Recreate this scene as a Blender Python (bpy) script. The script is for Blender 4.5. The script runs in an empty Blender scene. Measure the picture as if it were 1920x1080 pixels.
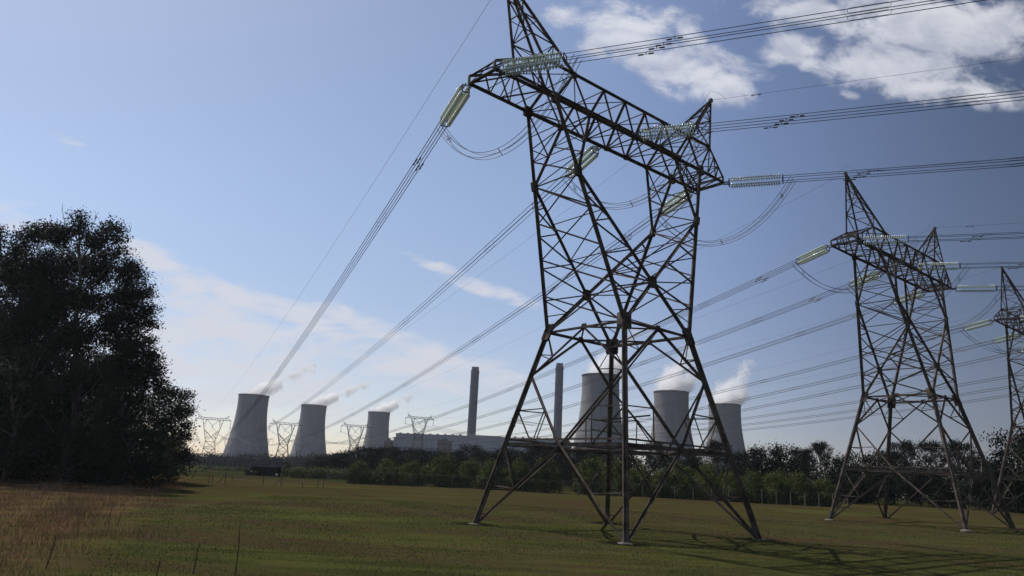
import bpy, math, random
import numpy as np
from mathutils import Vector, Matrix
C = bpy.data.collections.new('photo_scene'); bpy.context.scene.collection.children.link(C)
S = bpy.context.scene
V = Vector
# ---------------------------------------------------------------- camera
CAMH, PITCH, ROLL, FPX = 3.5, 0.25, 0.0502, 1392.0
Fd = V((0, math.cos(PITCH), math.sin(PITCH)))
_R = V((1, 0, 0)); _U = V((0, -math.sin(PITCH), math.cos(PITCH)))
Rd = _R*math.cos(ROLL) + _U*math.sin(ROLL); Ud = _U*math.cos(ROLL) - _R*math.sin(ROLL)
cam = bpy.data.cameras.new('camera'); co = bpy.data.objects.new('camera', cam); C.objects.link(co)
m = Matrix.Identity(4)
for i, a in enumerate((Rd, Ud, -Fd)):
    for j in range(3): m[j][i] = a[j]
m.translation = V((0, 0, CAMH)); co.matrix_world = m
cam.sensor_width = 36; cam.lens = FPX/1920*36; cam.clip_start = .1; cam.clip_end = 20000
S.camera = co
def ray(px, py): return Fd + Rd*((px-960)/FPX) - Ud*((py-540)/FPX)
def hz_y(px):                                   # image row of the horizon
    lo, hi = 500, 1100
    for _ in range(40):
        mid = (lo+hi)/2
        if ray(px, mid).z > 0: lo = mid
        else: hi = mid
    return lo
def at(px, py, Y):                              # point of the line of sight at depth Y
    d = ray(px, py); k = Y/d.y
    return V((d.x*k, Y, CAMH + d.z*k))
# ---------------------------------------------------------------- light
S.cycles.volume_bounces = 24; S.cycles.max_bounces = 24
SUN_EL, SUN_AZ = math.radians(57), math.radians(-54)      # azimuth from +Y towards +X
sd = V((math.sin(SUN_AZ)*math.cos(SUN_EL), math.cos(SUN_AZ)*math.cos(SUN_EL), math.sin(SUN_EL)))
sl = bpy.data.lights.new('sun', 'SUN'); sl.energy = 3.0; sl.angle = math.radians(.5); sl.color = (1, .94, .86)
so = bpy.data.objects.new('sun', sl); C.objects.link(so); so.rotation_euler = (-sd).to_track_quat('-Z', 'Y').to_euler()
S.view_settings.view_transform = 'Standard'; S.view_settings.look = 'None'; S.view_settings.gamma = 1
S.view_settings.exposure = 0.56; S.view_settings.use_curve_mapping = False
W = bpy.data.worlds.new('World'); S.world = W; W.use_nodes = True
nt = W.node_tree; N = nt.nodes; L = nt.links; N.clear()
class G:                                         # tiny node-graph helper
    def __init__(s, nt): s.nt = nt
    def n(s, t, **k):
        x = s.nt.nodes.new(t)
        for a, b in k.items():
            if isinstance(a, str) and a.startswith('i_'):
                x.inputs[int(a[2:])].default_value = b
            else: setattr(x, a, b)
        return x
    def l(s, a, b): s.nt.links.new(a, b)
    def math(s, op, a, b=0.0, c=None, clamp=False):
        x = s.nt.nodes.new('ShaderNodeMath'); x.operation = op; x.use_clamp = clamp
        for i, v in enumerate((a, b, c)):
            if v is None: continue
            if isinstance(v, (int, float)): x.inputs[i].default_value = v
            else: s.l(v, x.inputs[i])
        return x.outputs[0]
    def noise(s, vec, scale, detail=4, rough=.55, dist=0.0):
        x = s.n('ShaderNodeTexNoise'); x.inputs['Scale'].default_value = scale; x.inputs['Detail'].default_value = detail
        x.inputs['Roughness'].default_value = rough; x.inputs['Distortion'].default_value = dist
        if vec is not None: s.l(vec, x.inputs['Vector'])
        return x.outputs['Fac']
    def sstep(s, v, a, b, to0=0., to1=1.):
        x = s.n('ShaderNodeMapRange'); x.interpolation_type = 'SMOOTHSTEP'; s.l(v, x.inputs[0])
        x.inputs[1].default_value = a; x.inputs[2].default_value = b; x.inputs[3].default_value = to0; x.inputs[4].default_value = to1
        return x.outputs[0]
    def mix(s, f, a, b):
        x = s.n('ShaderNodeMix'); x.data_type = 'RGBA'
        for sk, v in ((x.inputs[0], f), (x.inputs[6], a), (x.inputs[7], b)):
            if isinstance(v, (int, float)): sk.default_value = v
            elif isinstance(v, tuple): sk.default_value = (*v, 1) if len(v) == 3 else v
            else: s.l(v, sk)
        return x.outputs[2]
    def mapping(s, vec, loc=(0, 0, 0), rot=(0, 0, 0), sc=(1, 1, 1), typ='POINT'):
        x = s.n('ShaderNodeMapping'); x.vector_type = typ; s.l(vec, x.inputs[0])
        x.inputs[1].default_value = loc; x.inputs[2].default_value = rot; x.inputs[3].default_value = sc
        return x.outputs[0]
g = G(nt)
sky = g.n('ShaderNodeTexSky', sky_type='NISHITA', sun_disc=False, sun_elevation=SUN_EL, sun_rotation=SUN_AZ,
          altitude=1600, air_density=1.0, dust_density=2.2, ozone_density=1.3)
geo = g.n('ShaderNodeTexCoord'); sep = g.n('ShaderNodeSeparateXYZ'); g.l(geo.outputs['Generated'], sep.inputs[0])
yy = g.math('MAXIMUM', sep.outputs[1], .02)
u = g.math('DIVIDE', sep.outputs[0], yy); v = g.math('DIVIDE', sep.outputs[2], yy)
uv = g.n('ShaderNodeCombineXYZ'); g.l(u, uv.inputs[0]); g.l(v, uv.inputs[1]); uvv = uv.outputs[0]
front = g.sstep(sep.outputs[1], .05, .25)
def blob(px, py, rx, ry, ang=0.0, amp=1.0):
    d = ray(px, py); cu, cv = d.x/d.y, d.z/d.y
    a = math.radians(ang) - ROLL
    mp = g.mapping(uvv, (cu, cv, 0), (0, 0, a), (rx/FPX*1.03, ry/FPX*1.03, 1), 'TEXTURE')
    ln = g.n('ShaderNodeVectorMath', operation='LENGTH'); g.l(mp, ln.inputs[0])
    return g.math('MULTIPLY', g.sstep(ln.outputs['Value'], 0, 1.25, 1, 0), amp)
def mx(lst):
    o = lst[0]
    for k in lst[1:]: o = g.math('MAXIMUM', o, k)
    return o
cumulus = mx([blob(1110, 95, 60, 26, 0, .7), blob(1290, 60, 60, 50, 0, .8), blob(1700, 20, 320, 60, 0, .7), blob(1440, 150, 70, 40, 0, .6),blob(1180, 55, 150, 85, 4, 1.1), blob(1060, 30, 60, 40, 0, .75), blob(1330, 140, 170, 80, -4, 1.1), blob(1500, 100, 120, 65, 5, 1), blob(1215, 115, 70, 34, 10, .7),
              blob(1660, 130, 260, 80, -3, 1.05), blob(1760, 40, 300, 95, 0, 1.1), blob(1520, 25, 220, 55, 0, .9), blob(1840, 170, 150, 50, 0, .95), blob(1590, 178, 46, 20, 0, .7),
              blob(1440, 20, 90, 26, 0, .6)])
n1 = g.noise(g.mapping(uvv, sc=(1, 1.35, 1)), 10.5, 10, .6, .3)
n2 = g.noise(g.mapping(uvv, loc=(3, 1, 0), sc=(1, 1.35, 1)), 2.6, 5, .5)
cu_d = g.sstep(g.math('ADD', g.math('MULTIPLY', cumulus, .70), g.math('ADD', g.math('MULTIPLY', g.math('SUBTRACT', n1, .5), 2.3), g.math('MULTIPLY', g.math('SUBTRACT', n2, .5), .9))), .08, .66)
cirrus = mx([blob(300, 500, 110, 36, -24, 1.1), blob(450, 560, 160, 30, -20, 1.1), blob(680, 610, 160, 30, -14, 1.0), blob(420, 690, 440, 110, 0, 1.0), blob(480, 620, 330, 60, -12, 1.1), blob(760, 690, 300, 50, -4, .8), blob(900, 690, 200, 24, -6, .7),blob(20, 405, 110, 44, -6, .8), blob(330, 520, 150, 44, -22, 1), blob(560, 600, 250, 48, -16, 1), blob(800, 660, 220, 30, -8, .7), blob(430, 650, 300, 50, -4, .55),
             blob(800, 492, 90, 15, -14, .8), blob(920, 545, 120, 20, -12, .65), blob(130, 265, 60, 12, -15, .35), blob(235, 298, 60, 10, -10, .35), blob(600, 700, 420, 60, 0, .42)])
ci_n = g.noise(g.mapping(uvv, rot=(0, 0, math.radians(14)), sc=(1, 3.4, 1)), 7.5, 9, .62, .5)
ci_d = g.sstep(g.math('ADD', g.math('MULTIPLY', cirrus, .62), g.math('MULTIPLY', g.math('SUBTRACT', ci_n, .5), 2.6)), .02, .72)
shade = g.noise(g.mapping(uvv, loc=(.0, .018, 0), sc=(1, 1.35, 1)), 10.5, 5, .55, .3)
cu_col = g.mix(g.sstep(shade, .35, .7), (5.1, 5.15, 5.5), (3.2, 3.35, 4.0))
tint = g.mix(g.sstep(v, .02, .42), (.86, .73, .68), (1.03, .94, .87))
azf = g.sstep(sep.outputs[0], 0.0, .75, 1.0, .25)
vm = g.n('ShaderNodeVectorMath', operation='MULTIPLY'); g.l(sky.outputs[0], vm.inputs[0]); g.l(tint, vm.inputs[1])
vs_ = g.n('ShaderNodeVectorMath', operation='SCALE'); g.l(g.mix(g.sstep(sep.outputs[0], -.12, .45), (1,1,1), (.97,.985,1.10)), vs_.inputs[1]); vs_.operation = 'MULTIPLY'; g.l(vm.outputs[0], vs_.inputs[0]); vs2 = g.n('ShaderNodeVectorMath', operation='SCALE'); g.l(vs_.outputs[0], vs2.inputs[0]); g.l(azf, vs2.inputs['Scale']); skyc = vs2.outputs[0]
c1 = g.mix(g.math('MULTIPLY', g.math('MULTIPLY', ci_d, g.math('MULTIPLY', front, g.sstep(cirrus, .04, .3))), .85), skyc, (4.4, 4.45, 4.85))
c2 = g.mix(g.math('MULTIPLY', g.math('MULTIPLY', cu_d, g.math('MULTIPLY', front, g.sstep(cumulus, .03, .3))), .82), c1, cu_col)
bg = g.n('ShaderNodeBackground'); bg.inputs[1].default_value = .105; g.l(c2, bg.inputs[0])
wo = g.n('ShaderNodeOutputWorld'); g.l(bg.outputs[0], wo.inputs[0])
# ---------------------------------------------------------------- materials
def mat(name, col, rough=.8, metal=0., var=.0, scale=3., col2=None, bump=0., bscale=20., trans=0., spec=.3, detail=5, rnd=0.):
    mt = bpy.data.materials.new(name); mt.use_nodes = True; nt = mt.node_tree
    g = G(nt); b = nt.nodes['Principled BSDF']
    b.inputs['Roughness'].default_value = rough; b.inputs['Metallic'].default_value = metal
    b.inputs['Specular IOR Level'].default_value = spec
    tc = g.n('ShaderNodeTexCoord')
    if col2 is None: col2 = tuple(c*(1-var) for c in col)
    nz = g.noise(tc.outputs['Object'], scale, detail, .6)
    c = g.mix(g.sstep(nz, .35, .65), col, col2)
    if rnd:
        oi = g.n('ShaderNodeObjectInfo'); hs = g.n('ShaderNodeHueSaturation'); g.l(c, hs.inputs['Color'])
        g.l(g.math('MULTIPLY_ADD', oi.outputs['Random'], rnd, 1-rnd/2), hs.inputs['Value']); c = hs.outputs[0]
    g.l(c, b.inputs['Base Color'])
    if bump:
        bp = g.n('ShaderNodeBump'); bp.inputs['Strength'].default_value = bump; g.l(g.noise(tc.outputs['Object'], bscale, 6, .6), bp.inputs['Height']); g.l(bp.outputs[0], b.inputs['Normal'])
    if trans:
        b.inputs['Transmission Weight'].default_value = trans
    return mt
M = {}
M['steel'] = mat('weathered_steel', (.048, .034, .026), .75, .0, scale=1.1, col2=(.115, .090, .072), bump=.1, spec=.2)
M['steel_far'] = mat('galvanised_steel_far', (.06, .06, .065), .7, .2, scale=.5, var=.3)
M['concrete'] = mat('footing_concrete', (.20, .185, .16), .9, scale=3, var=.5, bump=.5)
M['glass'] = mat('insulator_glass', (.64, .72, .63), .15, scale=3, var=.08, trans=.15, spec=.6)
M['cap'] = mat('insulator_cap_metal', (.10, .10, .10), .5, .6, var=.3)
M['wire'] = mat('conductor_aluminium', (.03, .031, .035), .6, .3, var=.2)
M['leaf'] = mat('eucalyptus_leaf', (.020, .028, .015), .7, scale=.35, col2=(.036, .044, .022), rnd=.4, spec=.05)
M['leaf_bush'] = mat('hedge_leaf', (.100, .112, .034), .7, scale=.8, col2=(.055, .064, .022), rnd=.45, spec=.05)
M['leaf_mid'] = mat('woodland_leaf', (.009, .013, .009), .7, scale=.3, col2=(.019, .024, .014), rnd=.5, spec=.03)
M['bark'] = mat('eucalyptus_bark', (.14, .12, .10), .85, scale=1.2, col2=(.05, .042, .036), bump=.5)
M['twig'] = mat('dry_twig', (.09, .065, .045), .9, var=.4)
M['rust'] = mat('rusty_orange_paint', (.28, .09, .05), .8, scale=1.5, col2=(.12, .06, .04))
M['roof'] = mat('corrugated_roof', (.16, .15, .15), .6, .3, var=.4, scale=.7)
M['dark'] = mat('dark_board', (.03, .028, .027), .9, var=.3)
M['white'] = mat('white_paint', (.7, .7, .68), .6, var=.1)
M['post'] = mat('fence_post_concrete', (.15, .14, .125), .9, var=.3, scale=2)
M['wood'] = mat('grey_fence_wood', (.10, .085, .07), .9, var=.4)
M['mesh'] = mat('fence_wire', (.16, .15, .14), .7, .4, var=.2)
M['rubber'] = mat('tyre_rubber', (.02, .02, .02), .9, var=.1)
# ---------------------------------------------------------------- mesh + object helpers
class MB:
    def __init__(s): s.v = []; s.f = []
    def add(s, vs, fs):
        o = len(s.v); s.v += [tuple(p) for p in vs]; s.f += [tuple(i+o for i in f) for f in fs]
    def box(s, lo, hi):
        x0, y0, z0 = lo; x1, y1, z1 = hi
        s.add([(x0,y0,z0),(x1,y0,z0),(x1,y1,z0),(x0,y1,z0),(x0,y0,z1),(x1,y0,z1),(x1,y1,z1),(x0,y1,z1)],
              [(0,3,2,1),(4,5,6,7),(0,1,5,4),(1,2,6,5),(2,3,7,6),(3,0,4,7)])
    def frame(s, a, b, up=None):
        a, b = V(a), V(b); d = (b-a)
        if d.length < 1e-6: d = V((0,0,1))
        d.normalize(); up = V(up) if up is not None else (V((0,0,1)) if abs(d.z) < .95 else V((1,0,0)))
        x = d.cross(up).normalized(); return a, b, x, x.cross(d).normalized()
    def prism(s, a, b, prof, up=None, prof2=None):
        a, b, x, y = s.frame(a, b, up); n = len(prof); q = prof2 or prof
        s.add([a+x*p[0]+y*p[1] for p in prof]+[b+x*p[0]+y*p[1] for p in q],
              [(i, (i+1)%n, n+(i+1)%n, n+i) for i in range(n)]+[tuple(range(n))[::-1], tuple(range(n, 2*n))])
    def ang(s, a, b, w, up=None):               # steel angle section
        t = max(w*.14, .012); h = w/2
        s.prism(a, b, [(-h,-h),(h,-h),(h,-h+t),(-h+t,-h+t),(-h+t,h),(-h,h)], up)
    def cross(s, a, b, w, up=None):             # cruciform leg of four angles
        t = w*.09; h = w/2
        s.prism(a, b, [(-h,-t),(-t,-t),(-t,-h),(t,-h),(t,-t),(h,-t),(h,t),(t,t),(t,h),(-t,h),(-t,t),(-h,t)], up)
    def bar(s, a, b, w, h=None, up=None):
        h = h or w; s.prism(a, b, [(-w/2,-h/2),(w/2,-h/2),(w/2,h/2),(-w/2,h/2)], up)
    def cyl(s, a, b, r, n=8, r2=None):
        r2 = r if r2 is None else r2
        c = [(math.cos(i*2*math.pi/n), math.sin(i*2*math.pi/n)) for i in range(n)]
        s.prism(a, b, [(r*x, r*y) for x, y in c], None, [(r2*x, r2*y) for x, y in c])
    def tube(s, pts, r, n=5, r2=None):
        pts = [V(p) for p in pts]; k = len(pts); o = len(s.v); ref = None
        for i, p in enumerate(pts):
            d = (pts[min(i+1, k-1)]-pts[max(i-1, 0)]).normalized()
            up = V((0,0,1)) if abs(d.z) < .95 else V((1,0,0))
            if ref is not None: up = ref
            x = d.cross(up).normalized(); y = x.cross(d).normalized(); ref = y
            rr = r if r2 is None else r+(r2-r)*i/(k-1)
            for j in range(n):
                a = j*2*math.pi/n; s.v.append(tuple(p+x*(rr*math.cos(a))+y*(rr*math.sin(a))))
        for i in range(k-1):
            for j in range(n): s.f.append((o+i*n+j, o+i*n+(j+1)%n, o+(i+1)*n+(j+1)%n, o+(i+1)*n+j))
        s.f.append(tuple(o+j for j in range(n))[::-1]); s.f.append(tuple(o+(k-1)*n+j for j in range(n)))
    def lathe(s, prof, n=16, c=(0,0,0), ax=None):
        o = len(s.v); ax = ax or (V((1,0,0)), V((0,1,0)), V((0,0,1))); c = V(c)
        for r, z in prof:
            for j in range(n):
                a = j*2*math.pi/n; s.v.append(tuple(c+ax[0]*(r*math.cos(a))+ax[1]*(r*math.sin(a))+ax[2]*z))
        for i in range(len(prof)-1):
            for j in range(n): s.f.append((o+i*n+j, o+i*n+(j+1)%n, o+(i+1)*n+(j+1)%n, o+(i+1)*n+j))
    def build(s, name, mt, parent=None, smooth=False):
        me = bpy.data.meshes.new(name); me.from_pydata(s.v, [], s.f); me.materials.append(mt)
        if smooth: me.polygons.foreach_set('use_smooth', [True]*len(me.polygons))
        o = bpy.data.objects.new(name, me); C.objects.link(o)
        if parent is not None: o.parent = parent
        return o
def npmesh(name, co_, quads, mt, parent=None, k=4):
    me = bpy.data.meshes.new(name); n = len(co_); q = len(quads)
    me.vertices.add(n); me.vertices.foreach_set('co', np.asarray(co_, np.float32).ravel())
    me.loops.add(q*k); me.loops.foreach_set('vertex_index', np.asarray(quads, np.int32).ravel())
    me.polygons.add(q); me.polygons.foreach_set('loop_start', np.arange(0, q*k, k, dtype=np.int32))
    me.update(calc_edges=True); me.materials.append(mt)
    o = bpy.data.objects.new(name, me); C.objects.link(o)
    if parent is not None: o.parent = parent
    return o
def tag(o, label=None, cat=None, group=None, kind=None):
    for k, v_ in (('label', label), ('category', cat), ('group', group), ('kind', kind)):
        if v_: o[k] = v_
    return o
def empty(name, loc=(0,0,0), rz=0.0):
    o = bpy.data.objects.new(name, None); C.objects.link(o); o.location = loc; o.rotation_euler = (0,0,rz); o.empty_display_size = .5
    return o
def copy_tree(o, parent=None):
    c = o.copy(); C.objects.link(c); c.parent = parent
    for ch in list(o.children): copy_tree(ch, c)
    return c
def lerp(a, b, t): return V(a)+(V(b)-V(a))*t
# ---------------------------------------------------------------- ground
def ss(x, a, b):
    t = min(1, max(0, (x-a)/(b-a))); return t*t*(3-2*t)
def gz(x, y):
    up = min(1.9, max(.55, 1.25+.008*x))*ss(y, 52, 150)
    return up + .10*math.sin(x*.11+1)*math.sin(y*.09)*ss(y, 60, 100)*(1-ss(y, 250, 400)) + .05*math.sin(x*.21)*math.cos(y*.16+x*.05) - .35*ss(-x, 12, 40)*(1-ss(y, 60, 110))
def axis(a): return np.unique(np.concatenate(a))
gx = axis([np.linspace(-3500,-300,20), np.linspace(-300,-60,40), np.linspace(-60,70,110), np.linspace(70,320,44), np.linspace(320,3500,20)])
gy = axis([np.linspace(-300,0,8), np.linspace(0,160,130), np.linspace(160,400,40), np.linspace(400,4500,30)])
vs = [(x, y, gz(x, y)) for y in gy for x in gx]
nx = len(gx); qs = [(j*nx+i, j*nx+i+1, (j+1)*nx+i+1, (j+1)*nx+i) for j in range(len(gy)-1) for i in range(nx-1)]
def ground_mat():
    mt = bpy.data.materials.new('lawn_and_dry_grass'); mt.use_nodes = True; g = G(mt.node_tree); b = mt.node_tree.nodes['Principled BSDF']
    tc = g.n('ShaderNodeTexCoord'); P = tc.outputs['Object']; sp = g.n('ShaderNodeSeparateXYZ'); g.l(P, sp.inputs[0])
    big = g.noise(g.mapping(P, sc=(.45, 1.6, 1)), .06, 5, .62); med = g.noise(g.mapping(P, sc=(.4, 1.5, 1)), .42, 8, .7); fine = g.noise(P, 6.5, 8, .78); fleck = g.noise(P, 26, 4, .7)
    strip = g.noise(g.mapping(P, sc=(.05, 1.0, 1)), .8, 5, .65)
    green = g.mix(g.sstep(med, .38, .62), (.034, .038, .012), (.060, .063, .020))
    brown = g.mix(g.sstep(fine, .35, .65), (.062, .044, .024), (.039, .029, .016))
    c = g.mix(g.sstep(g.math('ADD', g.math('ADD', g.math('MULTIPLY', big, .45), g.math('MULTIPLY', med, .25)), g.math('MULTIPLY', strip, .3)), .475, .56), green, brown)
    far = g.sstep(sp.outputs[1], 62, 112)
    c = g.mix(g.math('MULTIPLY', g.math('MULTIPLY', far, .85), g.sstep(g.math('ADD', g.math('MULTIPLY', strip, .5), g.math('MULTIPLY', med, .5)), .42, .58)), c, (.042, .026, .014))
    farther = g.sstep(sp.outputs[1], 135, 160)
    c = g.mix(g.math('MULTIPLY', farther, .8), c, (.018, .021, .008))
    edge = g.math('ADD', g.math('ADD', sp.outputs[0], g.math('MULTIPLY', sp.outputs[1], .385)), g.math('MULTIPLY', g.math('SUBTRACT', g.noise(P, .22, 6, .65), .5), 9))
    dry = g.math('MULTIPLY', g.sstep(edge, -7.5, -2.5, 1, 0), g.sstep(sp.outputs[1], 125, 150, 1, 0))
    c = g.mix(dry, c, g.mix(g.sstep(med, .42, .6), (.10, .064, .032), (.062, .056, .018)))
    c = g.mix(g.math('MULTIPLY', g.sstep(fine, .50, .78), .45), c, (.012, .011, .005))
    c = g.mix(g.math('MULTIPLY', g.sstep(fleck, .58, .72), .2), c, (.10, .085, .045))
    lush = g.noise(g.mapping(P, loc=(7, 3, 0), sc=(.3, 1.1, 1)), .12, 4, .6)
    c = g.mix(g.math('MULTIPLY', g.math('MULTIPLY', g.sstep(lush, .54, .66), g.math('SUBTRACT', 1.0, dry)), .45), c, (.074, .078, .022))
    g.l(c, b.inputs['Base Color']); b.inputs['Roughness'].default_value = 1; b.inputs['Specular IOR Level'].default_value = 0
    bp = g.n('ShaderNodeBump'); bp.inputs['Strength'].default_value = .8; bp.inputs['Distance'].default_value = .12
    g.l(g.math('ADD', fine, g.math('MULTIPLY', med, 1.2)), bp.inputs['Height']); g.l(bp.outputs[0], b.inputs['Normal'])
    return mt
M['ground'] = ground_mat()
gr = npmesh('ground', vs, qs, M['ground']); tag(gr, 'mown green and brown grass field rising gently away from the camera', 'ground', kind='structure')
gr.data.polygons.foreach_set('use_smooth', [True]*len(gr.data.polygons))
# ---------------------------------------------------------------- strain tower (local: x along the beam, -y towards the road, z up)
B0, WX, WY, HW, TJ = 7.27, 3.76, 3.92, 14.64, .662
XB, YB, ZB, ZT, ZTIP = 8.95, 1.54, 30.81, 33.5, 30.81
XTL, XTR, YT, XPK, ZPK = -14.77, 12.65, 1.44, 13.1, 39.9
def sy_(s): return -s                             # s=+1 front face (towards the camera)
foot = lambda sx, s: V((sx*B0, -s*B0, 0)); wst = lambda sx, s: V((sx*WX, -s*WY, HW)); bjt = lambda sx, s: V((sx*XB, -s*YB, ZB))
jn = lambda sx, s: lerp(wst(sx, s), bjt(sx, s), TJ)
tipx = lambda sx: XTL if sx < 0 else XTR
tip = lambda sx, s: V((tipx(sx), -s*YT, ZTIP))
def cnode(s):
    a, b = wst(-1, s), jn(1, s); return lerp(a, b, -a.x/(b.x-a.x))
def leg(sx, s, t): return lerp(foot(sx, s), wst(sx, s), t)
SB, SN = .405, .765
def zig(mb, a0, a1, b0, b1, n, w, horiz=True, x=False, start=0):
    for i in range(n):
        p, q = lerp(a0, a1, i/n), lerp(a0, a1, (i+1)/n); r, t = lerp(b0, b1, i/n), lerp(b0, b1, (i+1)/n)
        if x: mb.ang(p, t, w); mb.ang(r, q, w)
        elif (i+start) % 2: mb.ang(p, t, w)
        else: mb.ang(r, q, w)
        if horiz and i: mb.ang(p, r, w*.85)
def plate(mb, c, du, dv, w, h, t=.04):
    du, dv = V(du).normalized(), V(dv).normalized(); nrm = du.cross(dv).normalized(); c = V(c)
    pr = [(-w/2,-h*.40),(-w*.38,-h/2),(w*.38,-h/2),(w/2,-h*.40),(w/2,h*.40),(w*.38,h/2),(-w*.38,h/2),(-w/2,h*.40)]
    vs_ = [c+du*a+dv*b-nrm*t/2 for a, b in pr]+[c+du*a+dv*b+nrm*t/2 for a, b in pr]
    mb.add(vs_, [tuple(range(8))[::-1], tuple(range(8,16))]+[(i,(i+1)%8,8+(i+1)%8,8+i) for i in range(8)])
def strain_tower():
    root = empty('strain_tower')
    st = M['steel']; corners = [(-1,-1),(-1,1),(1,1),(1,-1)]
    for sx, s in corners:
        b = MB(); b.cross(foot(sx, s), leg(sx, s, .995), .46, up=(1, 0, 0)); lg = b.build('leg', st, root)
        b = MB(); c = foot(sx, s); b.lathe([(0,.12),(.42,.11),(.52,.03),(.56,-.8),(0,-.8)], 9, c+V((sx*.1,0,0))); b.build('footing', M['concrete'], lg)
        b = MB(); d = V((sx*.7, -s*.7, 0))*.9; p = leg(sx, s, .52)
        b.ang(p+V((-1.15*sx, -1.15*s, .25 if sx*s < 0 else -.2)), p+V((1.15*sx, 1.15*s, -.2 if sx*s < 0 else .2)), .1)
        for k in (-1.05, -.6, .6, 1.05): b.tube([p+V((sx*k, k*s, .05)), lerp(p, leg(-sx, s, .52), .28)+V((0, k*s, 0))], .012, 4)
        b.build('climbing_guard', st, root)
    faces = [((-1,-1),(-1,1)), ((-1,1),(1,1)), ((1,1),(1,-1)), ((1,-1),(-1,-1))]
    bm = []
    for A, B in faces:
        b = MB()
        mid = lerp(leg(*A, SB), leg(*B, SB), .5); wm = lerp(wst(*A), wst(*B), .5)
        bm.append((mid, wm))
        for P in (A, B):
            Q = B if P == A else A
            dia = lambda t: lerp(foot(*P), mid, t)
            b.ang(foot(*P), mid, .17); b.ang(mid, leg(*P, SN), .17); b.ang(leg(*P, SN), wm, .17)
            b.ang(leg(*P, .2), dia(.47), .09); b.ang(dia(.47), leg(*P, SB), .09); b.ang(leg(*P, .06), dia(.13), .07)
            up = lambda t: lerp(mid, leg(*P, SN), t); qt = lerp(leg(*P, SB), mid, .5)
            b.ang(leg(*P, .58), up(.5), .085); b.ang(leg(*P, .58), qt, .085); b.ang(up(.5), qt, .085)
            tp = lambda t: lerp(leg(*P, SN), wm, t)
            b.ang(leg(*P, .88), tp(.42), .08); b.ang(wst(*P), tp(.42), .08)
        b.build('leg_bracing', st, root)
        b = MB(); b.ang(leg(*A, SB), leg(*B, SB), .26); b.ang(leg(*A, SB+.025), leg(*B, SB+.025), .12); b.build('base_belt', st, root)
    b = MB()
    for i in range(4): b.ang(bm[i][0], bm[(i+1)%4][0], .14)
    b.ang(bm[0][0], bm[2][0], .1); b.ang(bm[1][0], bm[3][0], .1); b.build('plan_bracing', st, root)
    b = MB()
    for A, B in faces: b.ang(wst(*A), wst(*B), .2)
    for i in range(4): b.ang(bm[i][1], bm[(i+1)%4][1], .13); plate(b, bm[i][1], (wst(*faces[i][1])-wst(*faces[i][0])), (0,0,1), .5, .5)
    b.build('waist_frame', st, root)
    gus = []
    class GP:
        def __enter__(s): s.b = MB(); return s.b
        def __exit__(s, *a): gus.append(s.b)
    def plate1(_, *a):
        with GP() as q: plate(q, *a)
    b = None
    for sx, s in corners:
        w = wst(sx, s)
        plate1(b, w+V((-sx*.15, -s*.16, 0)), (1,0,0), leg(sx,s,1)-leg(sx,s,0), .8, 1.35, .05)
        plate1(b, w+V((sx*.16, s*.15, 0)), (0,1,0), leg(sx,s,1)-leg(sx,s,0), .8, 1.35, .05)
        plate1(b, jn(sx, s), (1,0,0), (sx*.2,0,1), .5, .8, .3); plate1(b, bjt(sx, s), (1,0,0), (0,0,1), .7, .8, .3)
    for s in (-1, 1):
        plate1(b, cnode(s), (1,0,0), (0,0,1), .66, .85, .34)
        for x in (-2.5, 0, 2.5, -5.3, 5.3): plate1(b, (x, -s*YB, ZB), (1,0,0), (0,0,1), .42, .4, .2)
        for x in (-7.2, 7.2): plate1(b, (x, -s*1.6, ZT-.1), (1,0,0), (0,0,1), .5, .5, .2)
    for q in gus: q.build('gusset_plate', st, root)
    # arms
    for sx in (-1, 1):
        arm = MB(); lac = MB()
        for s in (-1, 1):
            w, j, bb = wst(sx, s), jn(sx, s), bjt(sx, s); c = cnode(s); inn = V((sx*5.3, -s*YB, ZB)); wo_ = wst(-sx, s)
            arm.cross(w, j, .36, up=(0,1,0)); arm.cross(j, bb, .32, up=(0,1,0)); arm.cross(wo_, c, .33, up=(0,1,0)); arm.cross(c, j, .29, up=(0,1,0)); arm.cross(j, inn, .26, up=(0,1,0))
            # face lacing between outer chord and inner chord
            o = lambda t: lerp(w, j, t); k = lambda t: lerp(c, j, t)
            oz = [.22, .44, .66, .84]; kz = [.0, .3, .58, .82]
            for i in range(4):
                lac.ang(o(oz[i]), k(kz[i]), .11)
                if i < 3: lac.ang(k(kz[i]), o(oz[i+1]), .095)
            q = lerp(w, c, .5); lac.ang(q, o(.11), .08); lac.ang(q, o(.22), .08)
            # window corner
            lac.ang(lerp(j, bb, .5), lerp(j, inn, .5), .09); lac.ang(lerp(j, inn, .5), bb, .09); lac.ang(lerp(j, bb, .5), inn, .0851)
        # depth faces
        zig(lac, wst(sx,-1), jn(sx,-1), wst(sx,1), jn(sx,1), 4, .12, False, True)
        zig(lac, jn(sx,-1), bjt(sx,-1), jn(sx,1), bjt(sx,1), 3, .1, True)
        lac.ang(jn(sx,-1), jn(sx,1), .12)
        zig(lac, cnode(-1), jn(sx,-1), cnode(1), jn(sx,1), 3, .1, True)
        zig(lac, jn(sx,-1), V((sx*5.3,YB,ZB)), jn(sx,1), V((sx*5.3,-YB,ZB)), 3, .09, True, start=1)
        if sx > 0: lac.ang(cnode(-1), cnode(1), .12)
        ao = arm.build('tower_arm', st, root); lac.build('arm_lacing', st, ao)
    # cross beam
    ch = MB(); lc = MB()
    bx = [-XB,-5.3,-2.5,0,2.5,5.3,XB]; tx = [-7.2,-3.8,-1.25,1.25,3.8,7.2]
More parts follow.
